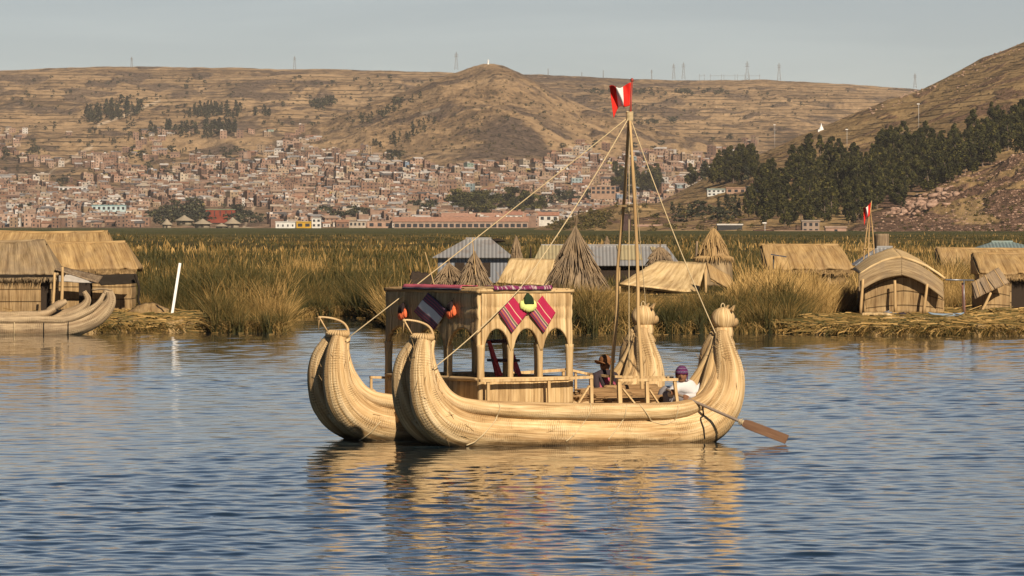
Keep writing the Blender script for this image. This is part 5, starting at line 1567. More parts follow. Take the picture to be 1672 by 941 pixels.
# open-fronted hut: gable towards the water, curved mat canopy
def open_hut():
    d = 197.0; s = d / F
    root = empty('reed_hut', P(1475, 512, d)); tag(root, 'open-fronted reed hut with a bent mat canopy and poles on the right island', 'hut')
    rel = lambda px, py, dd: P(px, py, dd) - root.location
    w = MB()
    def wall(u, v):
        px = 1412 + 128 * u; top = 462 - 34 * (1 - abs(2 * u - 1) ** 1.6)
        p = rel(px, top + (512 - top) * v, d - .95 - .35 * math.sin(u * 3.14) * .3)
        p.y += .03 * math.sin(v * 9.5) + .03 * float(vn(u * 60, v * 3, 3)); return p
    w.sheet(wall, 60, 14, .07, uvf=lambda u, v: (u * 2.8, v * 1.5))
    for sgn, pxs in ((0, 1412), (1, 1540)):
        w.sheet(lambda u, v, pxs=pxs: rel(pxs, 470 + 42 * v, d - .95) + Vector((0, 3.6 * u, 0)), 12, 8, .07)
    w.build('wall', WALLREED, root)
    c = MB()
    def can(x0, y0, x1, y1, w0, w1):
        def f(u, v):
            px = x0 + (x1 - x0) * u; py = y0 + (y1 - y0) * u - 6 * math.sin(u * 3.14)
            p = rel(px, py + (w0 + (w1 - w0) * u) * v, d - 1.3 - .15 * v)
            p.y += .02 * float(vn(u * 5, v * 30, 3)); return p
        c.sheet(f, 26, 10, .09, uvf=lambda u, v: (v * .55, u * 1.6))
    can(1472, 422, 1402, 450, 28, 27); can(1471, 422, 1540, 462, 27, 26)
    c.build('canopy', THATCH_GREY, root)
    r = MB()
    def rf(x0, y0, x1, y1, g):
        def f(u, v):
            p = rel(x0 + (x1 - x0) * v, y0 + (y1 - y0) * v - 5.5 * math.sin(v * 3.14), d - 1.25) + Vector((0, 4.0 * u, .28 * u * (1 - v * .5))); p.z += .03 * float(vn(u * 7, v * 7, g)); return p
        r.sheet(f, 16, 14, .08)
    rf(1471, 421, 1404, 449, 1); rf(1471, 421, 1543, 456, 2)
    r.build('roof', MAT_PALE, root)
    for (a, b) in (((1405, 512), (1409, 456)), ((1462, 510), (1461, 458)), ((1508, 512), (1514, 464))):
        p = MB(); p.tube([(*rel(*a, d - 1.5), .055), (*rel(*b, d - 1.5), .045)], n=10, step=.2, rough=.05); p.build('post', POLE, root)
    KEEP.append((root.location.x - 1.7, root.location.x + 1.6, d - 2, d + 4))
open_hut()
post_thing('wooden_post', P(1574, 512, 196), P(1572, 462, 196), .055, plain('reddish_post', (.28, .13, .10), .8), 'reddish bare post standing on the straw right of the open-fronted hut', 'post')
m = MB(); m.tube([(*P(1544, 457, 195.5), .03), (*P(1590, 458, 195.9), .028)], n=8)
m.tube([(*P(1574, 512, 195.6), .02), (*P(1574, 457, 195.7), .02)], n=6)
tag(m.build('metal_rail', plain('grey_metal', (.25, .26, .28), .4, .1, 5, .5, .6)), 'thin grey metal rail running from the open hut to the reddish post', 'rail')
post_thing('wooden_post', P(1600, 514, 203), P(1618, 478, 203), .05, POLE, 'yellow slanting stake in front of the rightmost hut', 'post')
# lamp on a post with a tilted panel
sl = empty('solar_lamp', P(1263, 470, 205)); tag(sl, 'small panel lamp on a thin post sticking out of the reeds by the golden hut', 'lamp')
m = MB(); m.tube([(0, 0, -.6, .03), (0, 0, 1.15, .025)], n=8); m.build('post', plain('dark_metal', (.05, .05, .05), .5), sl)
m = MB(); m.box((-.28, -.2, 1.15), (.28, .2, 1.19), Matrix.Rotation(math.radians(9), 4, 'Y')); m.build('panel', plain('panel_glass', (.06, .07, .09), .25), sl, smooth=False)
# reed watch tower
wt = empty('reed_tower', P(1440, 430, 236)); tag(wt, 'cylindrical reed tower behind the striped flag on the right island', 'tower')
m = MB(); m.tube([(0, 0, -1.4, .34), (0, 0, .5, .31), (0, 0, 1.22, .30)], n=26, step=.1, ridge=.05, rough=.03); m.build('shaft', THATCH_OLD, wt)
m = MB(); m.tube([(0, 0, .42, .36), (0, 0, .48, .37), (0, 0, .54, .35)], n=26, step=.03, ridge=.1); m.tube([(.3, 0, .3, .02), (.55, .0, .7, .02)], n=6); m.build('band', THATCH_GOLD, wt)
# tripod flag mast on the island
fm = empty('flag_mast', P(1418, 448, 203)); tag(fm, 'tripod mast of thin poles with a red and white flag on the right island', 'mast')
ap = P(1421, 340, 203) - fm.location
m = MB()
for px, dy in ((1405, .3), (1431, .2), (1416, -.8)):
    q = P(px, 448, 203) - fm.location; m.tube([(q.x, dy, q.z - .9, .028), (*(ap * .5 + q * .5), .026), (*ap, .018)], n=8, step=.2)
q = P(1423, 328, 203) - fm.location; m.tube([(*(ap + Vector((0, 0, -.3))), .018), (*q, .012)], n=8)
for py in (407, 447): a = P(1409, py, 203) - fm.location; b = P(1428, py, 203) - fm.location; m.tube([(*a, .02), (*b, .02)], n=6)
m.build('pole', POLE, fm)
m = MB(); 
for k, (px, r_) in enumerate(((1406, .09), (1412, .11), (1419, .12), (1426, .09))): m.ell(P(px, 446, 202.8) - fm.location, (r_, r_, r_ * .8), 10, 8, rough=.3, seed=k)
m.build('reed_knot', MAT_PALE, fm)
f2 = flag('flag', P(1422, 331, 202.95), P(1420, 352, 202.95), .26, .30, 'small red and white flag drooping from the tripod mast on the right island', -1, 1.0)
# things lying on the straw
def slab_thing(name, px0, px1, py0, py1, d0, d1, z, t, mat, label, cat, seed=0):
    m = MB()
    def f(u, v):
        d = d1 + (d0 - d1) * v; p = P(px0 + (px1 - px0) * u, 0, d); p.z = z + .07 * (float(vn(u * 4, v * 3, seed)) - .3) * (4 * u * (1 - u)) ** .3; p.y += .5 * (float(vn(u * 5, 0, seed)) - .5); return p
    m.sheet(f, 24, 10, t); return tag(m.build(name, mat), label, cat)
slab_thing('reed_mat', 1418, 1555, 0, 0, 187.5, 190.5, .47, .07, MAT_PALE, 'long pale reed mat spread on the straw in front of the open hut', 'reed mat', 3)
slab_thing('reed_mat', 1408, 1460, 0, 0, 191.5, 194.2, .55, .10, MAT_PALE, 'short rolled-edge mat beside the left pole of the open hut', 'reed mat', 5)
cn_ = empty('canoe', P(1545, 512, 191)); cn_.location.z = .55; tag(cn_, 'narrow blue-grey boat lying on the straw right of the open hut', 'boat')
m = MB(); m.tube([(-.6, 0, .10, .03), (-.4, 0, .03, .09), (.0, 0, 0, .11), (.4, 0, .03, .09), (.6, 0, .09, .03)], n=14, step=.05, squash=.6); m.build('hull', plain('blue_grey_paint', (.20, .27, .34), .5), cn_)
M_BLUECL = plain('blue_grey_cloth', (.16, .19, .24), .9)
for i, (px, d, z, r_, mat, lab) in enumerate(((1452, 193.5, .52, .16, M_BLUECL, 'crumpled grey blue cloth bundle left of the open hut middle pole'), (1474, 193.5, .50, .13, M_DARKCL, 'small dark bundle right of the open hut middle pole'))):
    m = MB(); c = P(px, 0, d); c.z = z
    m.ell(c, (r_ * 1.5, r_, r_ * .8), 18, 12, rough=.35, seed=i); m.ell(c + Vector((r_ * 1.2, -.05, -.02)), (r_ * .8, r_ * .7, r_ * .5), 14, 9, rough=.4, seed=i + 5)
    tag(m.build('cloth_bundle', mat), lab, 'bundle')

# reed litter floating along the banks
def litter():
    rng = np.random.RandomState(44); n = 150
    px = np.concatenate([rng.uniform(180, 640, n // 2), rng.uniform(640, 1700, n // 2)])
    fr = np.array([min(float(front(p)), fr_L(p) if p < 347 else 999, fr_R(p) if p > 1262 else 999) for p in px])
    d = fr - np.abs(rng.normal(0, 4.5, n)) - .1
    x = (px - CX) * d / F; L = rng.uniform(.06, .25, n); a = rng.uniform(-1.2, 1.2, n); w = rng.uniform(.006, .012, n)
    V = np.zeros((n, 4, 3))
    V[:, 0] = np.stack([x, d, 0 * x + .02], -1); V[:, 1] = np.stack([x + L * np.cos(a), d + L * np.sin(a), 0 * x + .025], -1)
    V[:, 2] = V[:, 1] + np.stack([0 * x, w, w], -1); V[:, 3] = V[:, 0] + np.stack([0 * x, w, w], -1)
    o = np_mesh('floating_reeds', V.reshape(-1, 3), np.arange(4 * n).reshape(-1, 4), M_BLADE, tint=np.repeat(rng.uniform(.4, 1, n), 4)); tag(o, kind='stuff')
litter()

def build_reeds():
    parts = []
    for k, (n, a, b, h0, h1, w0, w1, pw) in enumerate([(90000, -.6, 3.2, 1.1, 2.1, .014, .028, .8), (60000, 2, 16, 1.3, 2.2, .02, .04, 1), (52000, 14, 60, 1.4, 2.3, .03, .06, 1),
                                        (60000, 55, 260, 1.5, 2.4, .06, .13, .9), (45000, 240, 900, 1.6, 2.3, .14, .32, 1)]):
        x, d, z0, h, w, tf = reed_field(n, a, b, h0, h1, w0, w1, 100 + k, pw=pw)
        if k >= 3:
            tf = np.clip(tf - .04 - .22 * sstep(450, 900, d), 0, 1); h = h * .9
        parts.append((x, d, z0, h, w, tf, np.full(len(x), .62 if k < 2 else .35)))
    # bent and broken stalks at the water's edge
    rng = np.random.RandomState(9)
    n = 9000
    px = np.concatenate([rng.uniform(345, 470, n // 4), rng.uniform(470, 640, n // 6), rng.uniform(640, 1330, n // 2)])
    d = front(px) + rng.uniform(-.7, .8, len(px)); x = (px - CX) * d / F
    m = len(x)
    parts.append((x, d, np.full(m, -.03), rng.uniform(.15, .8, m), rng.uniform(.015, .03, m), rng.uniform(.35, 1, m), np.full(m, 1.6)))
    x, d, z0, h, w, tf, bd = [np.concatenate([p[i] for p in parts]) for i in range(7)]
    blades('marsh_reeds', x, d, z0, h, w, tf, 200, bend=bd)
build_reeds()

# ------------------------------------------------------------------ trees
def objcol_mat(name, rough=.85, var=.3, scale=.6):
    t = NT(name, rough, .1)
    oi = t.n('ShaderNodeObjectInfo')
    nz = t.noise(t.obj(), scale, 4, .6)
    t.col(t.mix(t.ramp(nz, [(.3, (1, 1, 1)), (.7, (0, 0, 0))]), oi.outputs['Color'], (1, 1, 1)) if 0 else t.mix(1.0, oi.outputs['Color'], t.ramp(nz, [(.3, (1 - var,) * 3), (.7, (1, 1, 1))]), 'MULTIPLY'))
    return t.m
def leaf_mat():
    t = NT('foliage', .8, .15)
    oi = t.n('ShaderNodeObjectInfo'); a = t.attr('tint')
    t.col(t.mix(1.0, oi.outputs['Color'], t.ramp(a.outputs['Fac'], [(0, (.45, .48, .5)), (.5, (1.0, 1.0, .82)), (1, (3.0, 2.6, 1.5))]), 'MULTIPLY'))
    return t.m
M_LEAF = leaf_mat(); M_BARK = plain('bark', (.17, .13, .10), .9)
def crown_mesh(kind, seed, nl):
    """leaf faces clumped through the crown of a tree 1 unit tall"""
    rng = np.random.RandomState(seed)
    k = 34 if kind == 'tall' else 22
    C = []
    for i in range(k):
        if kind == 'tall':
            z = rng.uniform(.16, .93); r = .19 * (math.sin(math.pi * min(1, (z - .06) / .95) ** .62) ** .7) * (1.1 - .45 * z) * rng.uniform(.3, 1.0)
            s = rng.uniform(.04, .085) * (1.15 - .55 * z)
        else:
            z = rng.uniform(.22, .88); r = .40 * math.sqrt(max(.05, 1 - ((z - .5) / .48) ** 2)) * rng.uniform(.3, 1.0)
            s = rng.uniform(.10, .17)
        a = rng.uniform(0, 2 * math.pi)
        C.append((math.cos(a) * r, math.sin(a) * r, z, s))
    V, T = [], []
    for (x, y, z, s) in C:
        n = int(nl / k); tin = rng.uniform(.15, .85)
        p = rng.normal(0, 1, (n, 3)); p /= np.linalg.norm(p, axis=1)[:, None] + 1e-6
        p *= (rng.rand(n, 1) ** .5); p = p * [s, s, s * (1.5 if kind == 'tall' else .8)] + [x, y, z]
        u = rng.normal(0, 1, (n, 3)); u /= np.linalg.norm(u, axis=1)[:, None]
        w = np.cross(u, rng.normal(0, 1, (n, 3))); w /= np.linalg.norm(w, axis=1)[:, None]
        l = rng.uniform(.016, .034, (n, 1)) * (1 if kind == 'tall' else 1.4)
        V.append(np.stack([p - u * l, p + w * l * .6, p + u * l, p - w * l * .6], 1).reshape(-1, 3))
        T.append(np.repeat(np.clip(tin + rng.normal(0, .13, n), 0, 1), 4))
    V = np.concatenate(V); T = np.concatenate(T)
    return V, np.arange(len(V)).reshape(-1, 4), T
def make_tree(kind, seed, nl):
    root = empty('tree')
    V, Q, T = crown_mesh(kind, seed, nl)
    np_mesh('crown', V, Q, M_LEAF, parent=root, tint=T)
    rng = random.Random(seed); m = MB()
    if kind == 'tall':
        m.tube([(0, 0, -.08, .016), (.01, 0, .3, .012), (-.005, .01, .6, .008), (0, 0, .88, .003)], n=6, step=.1)
        for k in range(5):
            z = rng.uniform(.2, .7); a = rng.uniform(0, 6.28); m.tube([(0, 0, z, .006), (math.cos(a) * .06, math.sin(a) * .06, z + .08, .004), (math.cos(a) * .1, math.sin(a) * .1, z + .18, .002)], n=5)
    else:
        m.tube([(0, 0, -.1, .03), (.01, 0, .2, .025), (0, .01, .4, .015)], n=6, step=.1)
        for k in range(6):
            z = rng.uniform(.15, .35); a = rng.uniform(0, 6.28); m.tube([(0, 0, z, .014), (math.cos(a) * .14, math.sin(a) * .14, z + .15, .009), (math.cos(a) * .28, math.sin(a) * .28, z + .3, .003)], n=5)
    m.build('trunk', M_BARK, root)
    return root
protoT = [make_tree('tall', 10 + i, 3000) for i in range(5)]
protoB = [make_tree('bush', 30 + i, 2000) for i in range(4)]
used = set()
def place_tree(proto, loc, h, w, col, label, group):
    if proto.name in used:
        r = proto.copy(); COL.objects.link(r)
        kids = []
        for c in proto.children:
            k = c.copy(); COL.objects.link(k); k.parent = r; kids.append(k)
    else:
        r = proto; kids = list(proto.children); used.add(proto.name)
    r.location = loc; r.scale = (h * w, h * w, h); r.rotation_euler = (0, 0, random.uniform(0, 6.28))
    for k in kids: k.color = (*col, 1)
    r['label'] = label; r['category'] = 'tree'; r['group'] = group
    return r
TREES = []
def inpoly(x, y, poly):
    c = False; j = len(poly) - 1
    for i in range(len(poly)):
        if (poly[i][1] > y) != (poly[j][1] > y) and x < (poly[j][0] - poly[i][0]) * (y - poly[i][1]) / (poly[j][1] - poly[i][1]) + poly[i][0]: c = not c
        j = i
    return c
rnd = random.Random(11)
GREEN1 = (.040, .042, .018); GREEN2 = (.055, .056, .024); GREEN3 = (.055, .055, .035)
# the eucalyptus wood on the right hillside: bases inside this outline
WOOD = [(1212, 366), (1228, 335), (1240, 300), (1290, 285), (1310, 268), (1330, 255), (1362, 262), (1385, 270), (1420, 262), (1440, 248), (1500, 248), (1560, 240), (1600, 226), (1640, 215), (1700, 195), (1790, 170), (1790, 225), (1700, 248), (1672, 256), (1600, 280), (1540, 306), (1500, 325), (1470, 342), (1440, 356), (1400, 366), (1300, 374)]
def scatter(poly, n, hpx, kinds, w, cols, label, group, dmin=1900, dmax=8900, mind=6.0):
    xs = [p[0] for p in poly]; ys = [p[1] for p in poly]; got = []; tries = 0
    while len(got) < n and tries < n * 40:
        tries += 1
        x, y = rnd.uniform(min(xs), max(xs)), rnd.uniform(min(ys), max(ys))
        if not inpoly(x, y, poly): continue
        if any(abs(x - a) < mind and abs(y - b) < mind * .45 for a, b in got): continue
        p = hit(x, y, dmin, dmax)
        if p is None: continue
        got.append((x, y))
        hh = rnd.uniform(*hpx) * p.y / F
        TREES.append((p, hh, rnd.choice(kinds), rnd.uniform(*w), rnd.choice(cols), label, group))
scatter(WOOD, 250, (36, 60), ['T'], (1.1, 1.6), [GREEN1, GREEN1, GREEN2], 'dark eucalyptus in the dense wood on the right hillside', 'eucalyptus wood on the right hillside', 1900, 3500, 7.0)
L2 = 'dark tree on the slope between town and wood'; G2 = 'trees on the slope left of the wood'
scatter([(1085, 300), (1100, 285), (1140, 275), (1180, 262), (1230, 262), (1235, 300), (1200, 300), (1150, 306), (1095, 312)], 38, (28, 46), ['T'], (1.2, 1.7), [GREEN1, GREEN2], L2, G2, 1900, 3690, 6)
scatter([(1090, 350), (1210, 330), (1215, 374), (1100, 372)], 22, (14, 28), ['T', 'B'], (1.1, 1.6), [GREEN2], L2, G2, 1900, 3690, 8)
L3 = 'dark tree in the row along the lake shore'; G3 = 'shore trees before the town'
for poly, n, hp, wd, kk in (([(748, 356), (880, 356), (880, 346), (748, 348)], 16, (30, 46), (1.2, 1.6), ['T', 'B']), ([(672, 356), (706, 356), (706, 346), (672, 346)], 6, (18, 26), (1.2, 1.5), ['B']),
                            ([(1000, 322), (1080, 322), (1080, 300), (1000, 306)], 9, (34, 50), (1.1, 1.5), ['T']), ([(880, 350), (990, 338), (990, 326), (880, 338)], 10, (18, 28), (1.2, 1.6), ['B']),
                            ([(526, 368), (602, 368), (602, 358), (526, 358)], 13, (20, 28), (1.1, 1.4), ['B']), ([(372, 370), (435, 370), (435, 360), (380, 352)], 9, (16, 24), (1.1, 1.4), ['B']),
                            ([(0, 352), (60, 352), (60, 346), (0, 346)], 5, (14, 20), (1.2, 1.4), ['B'])):
    scatter(poly, n, hp, kk, wd, [GREEN1, GREEN2], L3, G3, 1900, 5200, 7)
L4 = 'round dark tree among the pale tents at the far lake shore'; G4 = 'trees around the shore tents'
scatter([(236, 372), (392, 372), (384, 366), (336, 366), (332, 345), (300, 342), (262, 356)], 24, (18, 28), ['B'], (1.15, 1.5), [GREEN1, GREEN2, GREEN3], L4, G4, 3690, 5000, 8)
TREES_NEAR = len(TREES)
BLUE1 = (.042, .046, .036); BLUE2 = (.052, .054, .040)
L5 = 'small dark tree on the far hillside or town'; G5 = 'far hillside trees'
for poly, n, hp, kk in (([(135, 200), (150, 185), (230, 172), (232, 190), (160, 204)], 44, (12, 24), ['T']), ([(308, 195), (330, 178), (392, 180), (392, 196)], 40, (12, 20), ['T']), ([(236, 222), (290, 208), (390, 210), (388, 222), (300, 228)], 46, (12, 22), ['T']),
                        ([(505, 178), (540, 168), (545, 176), (508, 186)], 9, (10, 18), ['B']), ([(555, 205), (600, 190), (660, 165), (690, 160), (680, 172), (600, 205)], 22, (8, 14), ['T', 'B']), ([(590, 245), (640, 225), (700, 200), (720, 205), (640, 246)], 22, (9, 15), ['T']),
                        ([(405, 190), (440, 185), (440, 196)], 6, (12, 20), ['T']), ([(965, 152), (1000, 148), (1190, 152), (1190, 156), (970, 158)], 40, (6, 10), ['B']), ([(1040, 202), (1100, 198), (1100, 206), (1040, 206)], 12, (7, 10), ['B']),
                        ([(0, 250), (60, 235), (60, 262), (0, 268)], 12, (9, 14), ['B']), ([(620, 262), (650, 255), (660, 268)], 7, (12, 20), ['B']), ([(20, 130), (400, 120), (400, 190), (20, 190)], 90, (3, 7), ['B']), ([(200, 250), (420, 240), (420, 300), (200, 300)], 60, (6, 13), ['B', 'T']), ([(0, 190), (130, 190), (420, 225), (420, 300), (0, 300)], 110, (3, 8), ['B']), ([(430, 130), (720, 125), (600, 200), (430, 220)], 70, (3, 8), ['B']), ([(560, 180), (900, 150), (1000, 200), (900, 250), (600, 250)], 90, (2.5, 6), ['B']), ([(900, 140), (1400, 150), (1240, 240), (1050, 215)], 90, (2.5, 6), ['B']), ([(130, 245), (330, 232), (410, 180), (300, 175), (140, 215)], 60, (4, 9), ['B', 'T']),
                        ([(420, 290), (900, 290), (900, 345), (420, 345)], 42, (7, 14), ['B', 'T']), ([(0, 300), (400, 300), (400, 345), (0, 345)], 30, (7, 14), ['B', 'T']), ([(860, 240), (1230, 225), (1230, 300), (860, 300)], 24, (6, 11), ['B'])):
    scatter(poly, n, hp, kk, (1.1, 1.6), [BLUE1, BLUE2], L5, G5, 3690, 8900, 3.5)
order = sorted(range(len(TREES)), key=lambda i: -TREES[i][1] / TREES[i][0].y)
keepi = set(order[:300])
rest_V, rest_Q, rest_T, off = [], [], [], 0
small = {k: [crown_mesh('tall' if k == 'T' else 'bush', 90 + i, 260) for i in range(3)] for k in 'TB'}
for i, (p, h, k, w, c, lab, grp) in enumerate(TREES):
    p = p - Vector((0, 0, h * .02))
    if i in keepi:
        qx, qy = CX + p.x * F / p.y, HY - (p.z - H) * F / p.y
        if grp.startswith('eucalyptus'):
            yt_ = np.interp(qx, [1212, 1290, 1330, 1440, 1560, 1640, 1790], [320, 285, 256, 248, 240, 215, 170]); yb_ = np.interp(qx, [1212, 1300, 1400, 1470, 1540, 1600, 1672, 1790], [372, 374, 366, 342, 306, 280, 256, 225])
            v_ = (qy - yt_) / max(1, yb_ - yt_)
            row = 'top row' if v_ < .2 else 'upper part' if v_ < .45 else 'lower part' if v_ < .78 else 'bottom row'
            col_ = ['left end', 'left third', 'part left of the middle', 'middle', 'part right of the middle', 'right third', 'right end'][int(np.clip((qx - 1210) / 66, 0, 6))]
            lab = f'dark eucalyptus of the hillside wood, {row}, {col_}'
            grp = f'eucalyptus wood on the right hillside, {row}, {col_}'
        elif lab is L3 or lab is L5 or lab is L2:
            col_ = 'far left' if qx < 250 else 'left of the peak' if qx < 600 else 'below the peak' if qx < 900 else 'right of the mast'
            lab = lab + ', ' + col_; grp = grp + ', ' + col_
        place_tree(random.choice(protoT if k == 'T' else protoB), p, h, w, c, lab, grp)
    else:
        V, Q, T = random.choice(small[k]); a = random.uniform(0, 6.28); ca, sa = math.cos(a), math.sin(a)
        V = (V[:, None, :] if 0 else V).copy()
        ctr = V.reshape(-1, 4, 3).mean(1, keepdims=True); V = (ctr + (V.reshape(-1, 4, 3) - ctr) * 2.2).reshape(-1, 3)
        V = np.stack([(V[:, 0] * ca - V[:, 1] * sa) * h * w + p.x, (V[:, 0] * sa + V[:, 1] * ca) * h * w + p.y, V[:, 2] * h + p.z], -1)
        rest_V.append(V); rest_Q.append(Q + off); rest_T.append(T); off += len(V)
if rest_V:
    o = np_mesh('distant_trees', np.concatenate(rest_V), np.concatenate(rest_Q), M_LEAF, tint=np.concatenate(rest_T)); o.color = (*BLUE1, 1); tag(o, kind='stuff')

# scrub on the mound and rocks
def shrubs():
    rs = random.Random(4); V, Q, T, off = [], [], [], 0
    base = [crown_mesh('bush', 70 + i, 130) for i in range(4)]
    areas = [([(330, 290), (560, 205), (700, 145), (800, 112), (900, 150), (1000, 200), (1050, 240), (900, 262), (650, 258), (420, 262)], 420, (1.5, 4.5)), ([(0, 130), (400, 118), (640, 125), (540, 190), (330, 250), (0, 270)], 260, (1.5, 4)), ([(900, 140), (1420, 150), (1240, 240), (1050, 215)], 160, (1.5, 4)), ([(880, 378), (900, 350), (1000, 338), (1250, 345), (1240, 380)], 150, (4, 12)), ([(1400, 380), (1480, 340), (1672, 262), (1672, 390)], 170, (2.5, 7)), ([(1240, 265), (1672, 90), (1672, 200), (1450, 250), (1290, 290)], 90, (2, 4)), ([(900, 376), (960, 350), (1000, 352), (980, 376)], 40, (8, 16))]
    for poly, n, hp in areas:
        xs = [p[0] for p in poly]; ys = [p[1] for p in poly]; g = 0; tr = 0
        while g < n and tr < n * 20:
            tr += 1; x, y = rs.uniform(min(xs), max(xs)), rs.uniform(min(ys), max(ys))
            if not inpoly(x, y, poly): continue
            p = hit(x, y)
            if p is None: continue
            g += 1; h = rs.uniform(*hp) * p.y / F; v, q, t = rs.choice(base)
            ctr = v.reshape(-1, 4, 3).mean(1, keepdims=True); v = (ctr + (v.reshape(-1, 4, 3) - ctr) * 2.6).reshape(-1, 3) - [0, 0, .2]
            V.append(v * [h * 1.5, h * 1.5, h] + np.array(p)); Q.append(q + off); T.append(t * .8 + rs.uniform(0, .3)); off += len(v)
    o = np_mesh('shrubs', np.concatenate(V), np.concatenate(Q), M_LEAF, tint=np.clip(np.concatenate(T), 0, 1)); o.color = (.075, .066, .03, 1); tag(o, kind='stuff')
shrubs()

# boulders on the right slopes
def rocks():
    rs = random.Random(8); V, T, off = [], [], 0
    import bmesh
    shapes = []
    for k in range(6):
        bm = bmesh.new(); bmesh.ops.create_icosphere(bm, subdivisions=2, radius=1)
        for v in bm.verts:
            n = float(vn(v.co.x * 1.6 + k * 9, v.co.y * 1.6 + v.co.z * 2.1, k)); v.co *= .6 + .8 * n
            v.co.x = round(v.co.x * 2.3) / 2.3 * .5 + v.co.x * .5; v.co.z *= .8
        shapes.append((np.array([v.co[:] for v in bm.verts]), np.array([[v.index for v in f.verts] for f in bm.faces]))); bm.free()
    areas = [([(1382, 384), (1440, 350), (1530, 300), (1672, 246), (1672, 392)], 620, (1.5, 6.5)), ([(1440, 352), (1480, 330), (1530, 308), (1580, 322), (1500, 352)], 150, (6, 18)), ([(1420, 178), (1545, 124), (1672, 68), (1672, 82), (1545, 138), (1425, 188)], 110, (2, 6)),
             ([(1520, 155), (1600, 130), (1640, 120), (1560, 165)], 26, (2, 7)), ([(1100, 330), (1240, 330), (1240, 380), (1100, 380)], 60, (1.5, 4))]
    for poly, n, hp in areas:
        xs = [p[0] for p in poly]; ys = [p[1] for p in poly]; g = 0; tr = 0
        while g < n and tr < n * 20:
            tr += 1; x, y = rs.uniform(min(xs), max(xs)), rs.uniform(min(ys), max(ys))
            if not inpoly(x, y, poly): continue
            p = hit(x, y)
            if p is None: continue
            g += 1; h = rs.uniform(*hp) ** 1.0 * p.y / F * .5 * rs.uniform(.5, 1); v, f = rs.choice(shapes); a = rs.uniform(0, 6.28); ca, sa = math.cos(a), math.sin(a)
            v = v * [h * rs.uniform(1, 1.7), h, h * rs.uniform(.6, 1.1)]
            v = np.stack([v[:, 0] * ca - v[:, 1] * sa, v[:, 0] * sa + v[:, 1] * ca, v[:, 2]], -1) + np.array(p)
            V.append(v); T.append(f + off); off += len(v)
    t = NT('rock', .95, .1); nz = t.noise(t.obj(), .5, 5, .65)
    t.col(t.ramp(nz, [(.3, (.14, .085, .06)), (.5, (.33, .215, .155)), (.7, (.47, .34, .26))])).nrm(t.bump(nz, .6, .5))
    o = np_mesh('boulders', np.concatenate(V), None, t.m, T=np.concatenate(T)); tag(o, kind='stuff')
rocks()

# ------------------------------------------------------------------ town
M_WALLC = objcol_mat('house_wall', .9, .35, .35); M_ROOFC = objcol_mat('house_roof', .8, .35, .5)
M_WIN = plain('window_dark', (.03, .032, .038), .3)
BRICK = [(.31, .195, .14), (.25, .155, .11), (.37, .245, .18), (.29, .19, .14), (.19, .12, .09), (.41, .29, .22)]
ADOBE = [(.34, .25, .165), (.28, .20, .135), (.40, .30, .21)]
PALE = [(.50, .45, .39), (.58, .55, .51), (.46, .39, .30)]
ODD = [(.28, .36, .38), (.20, .27, .36), (.45, .34, .12), (.28, .36, .30)]
ROOFS = [(.32, .17, .11), (.38, .23, .16), (.26, .17, .13), (.42, .30, .22), (.45, .43, .41), (.30, .29, .29), (.13, .12, .12), (.50, .42, .33), (.62, .58, .54)]
def pick(r):
    q = r.random()
    return (r.choice(BRICK), 'brick-brown') if q < .70 else (r.choice(ADOBE), 'tan adobe') if q < .91 else (r.choice(PALE), 'pale plastered') if q < .985 else (r.choice(ODD), 'bright painted')
def house_geo(w, dp, h, kind, st):
    """returns wall, roof and window meshes as MB for a house centred on the origin, front at -y"""
    wl, rf, wins = MB(), MB(), []
    wl.box((-w / 2, -dp / 2, -2.5), (w / 2, dp / 2, h))
    if kind == 'flat':
        rf.box((-w / 2 - .12, -dp / 2 - .12, h), (w / 2 + .12, dp / 2 + .12, h + .18))
        rf.box((-w / 2 + .3, -dp / 2 + .6, h + .18), (-w / 2 + w * .4, dp / 2 - 1.2, h + 1.3))
    elif kind == 'gable':
        e, rz_ = .35, h + w * .0 + dp * .24
        a = [(-w / 2 - e, -dp / 2 - e, h - .05), (w / 2 + e, -dp / 2 - e, h - .05), (w / 2 + e, 0, rz_), (-w / 2 - e, 0, rz_), (w / 2 + e, dp / 2 + e, h - .05), (-w / 2 - e, dp / 2 + e, h - .05)]
        rf.quad(a[0], a[1], a[2], a[3]); rf.quad(a[3], a[2], a[4], a[5])
        rf.add([a[0], a[3], a[5], a[1], a[2], a[4]], [(0, 2, 1), (3, 4, 5), (0, 3, 5, 2)], [[(0, 0)] * 3, [(0, 0)] * 3, [(0, 0)] * 4])
    else:
        a = [(-w / 2 - .3, -dp / 2 - .4, h - .1), (w / 2 + .3, -dp / 2 - .4, h - .1), (w / 2 + .3, dp / 2 + .3, h + 1.4), (-w / 2 - .3, dp / 2 + .3, h + 1.4)]
        rf.quad(*a); rf.add([a[0], a[1], (a[1][0], a[1][1], h - .25), (a[0][0], a[0][1], h - .25)], [(0, 3, 2, 1)], [[(0, 0)] * 4])
        rf.add([a[0], a[3], (a[3][0], a[3][1], h - .2), (a[0][0], a[0][1], h - .2), a[1], a[2], (a[2][0], a[2][1], h - .2), (a[1][0], a[1][1], h - .2)], [(0, 1, 2, 3), (4, 7, 6, 5)], [[(0, 0)] * 4] * 2)
    n = max(2, int(w / 2.6))
    for f in range(st):
        z = 1.0 + f * 2.7
        for i in range(n):
            x = -w / 2 + (i + .5) * w / n
            q = MB()
            if f == 0 and i == n // 2: q.box((x - .5, -dp / 2 - .06, .0), (x + .5, -dp / 2 + .1, 2.1)); wins.append(('door', q))
            else: q.box((x - .55, -dp / 2 - .06, z), (x + .55, -dp / 2 + .1, z + 1.15)); wins.append(('window', q))
    return wl, rf, wins
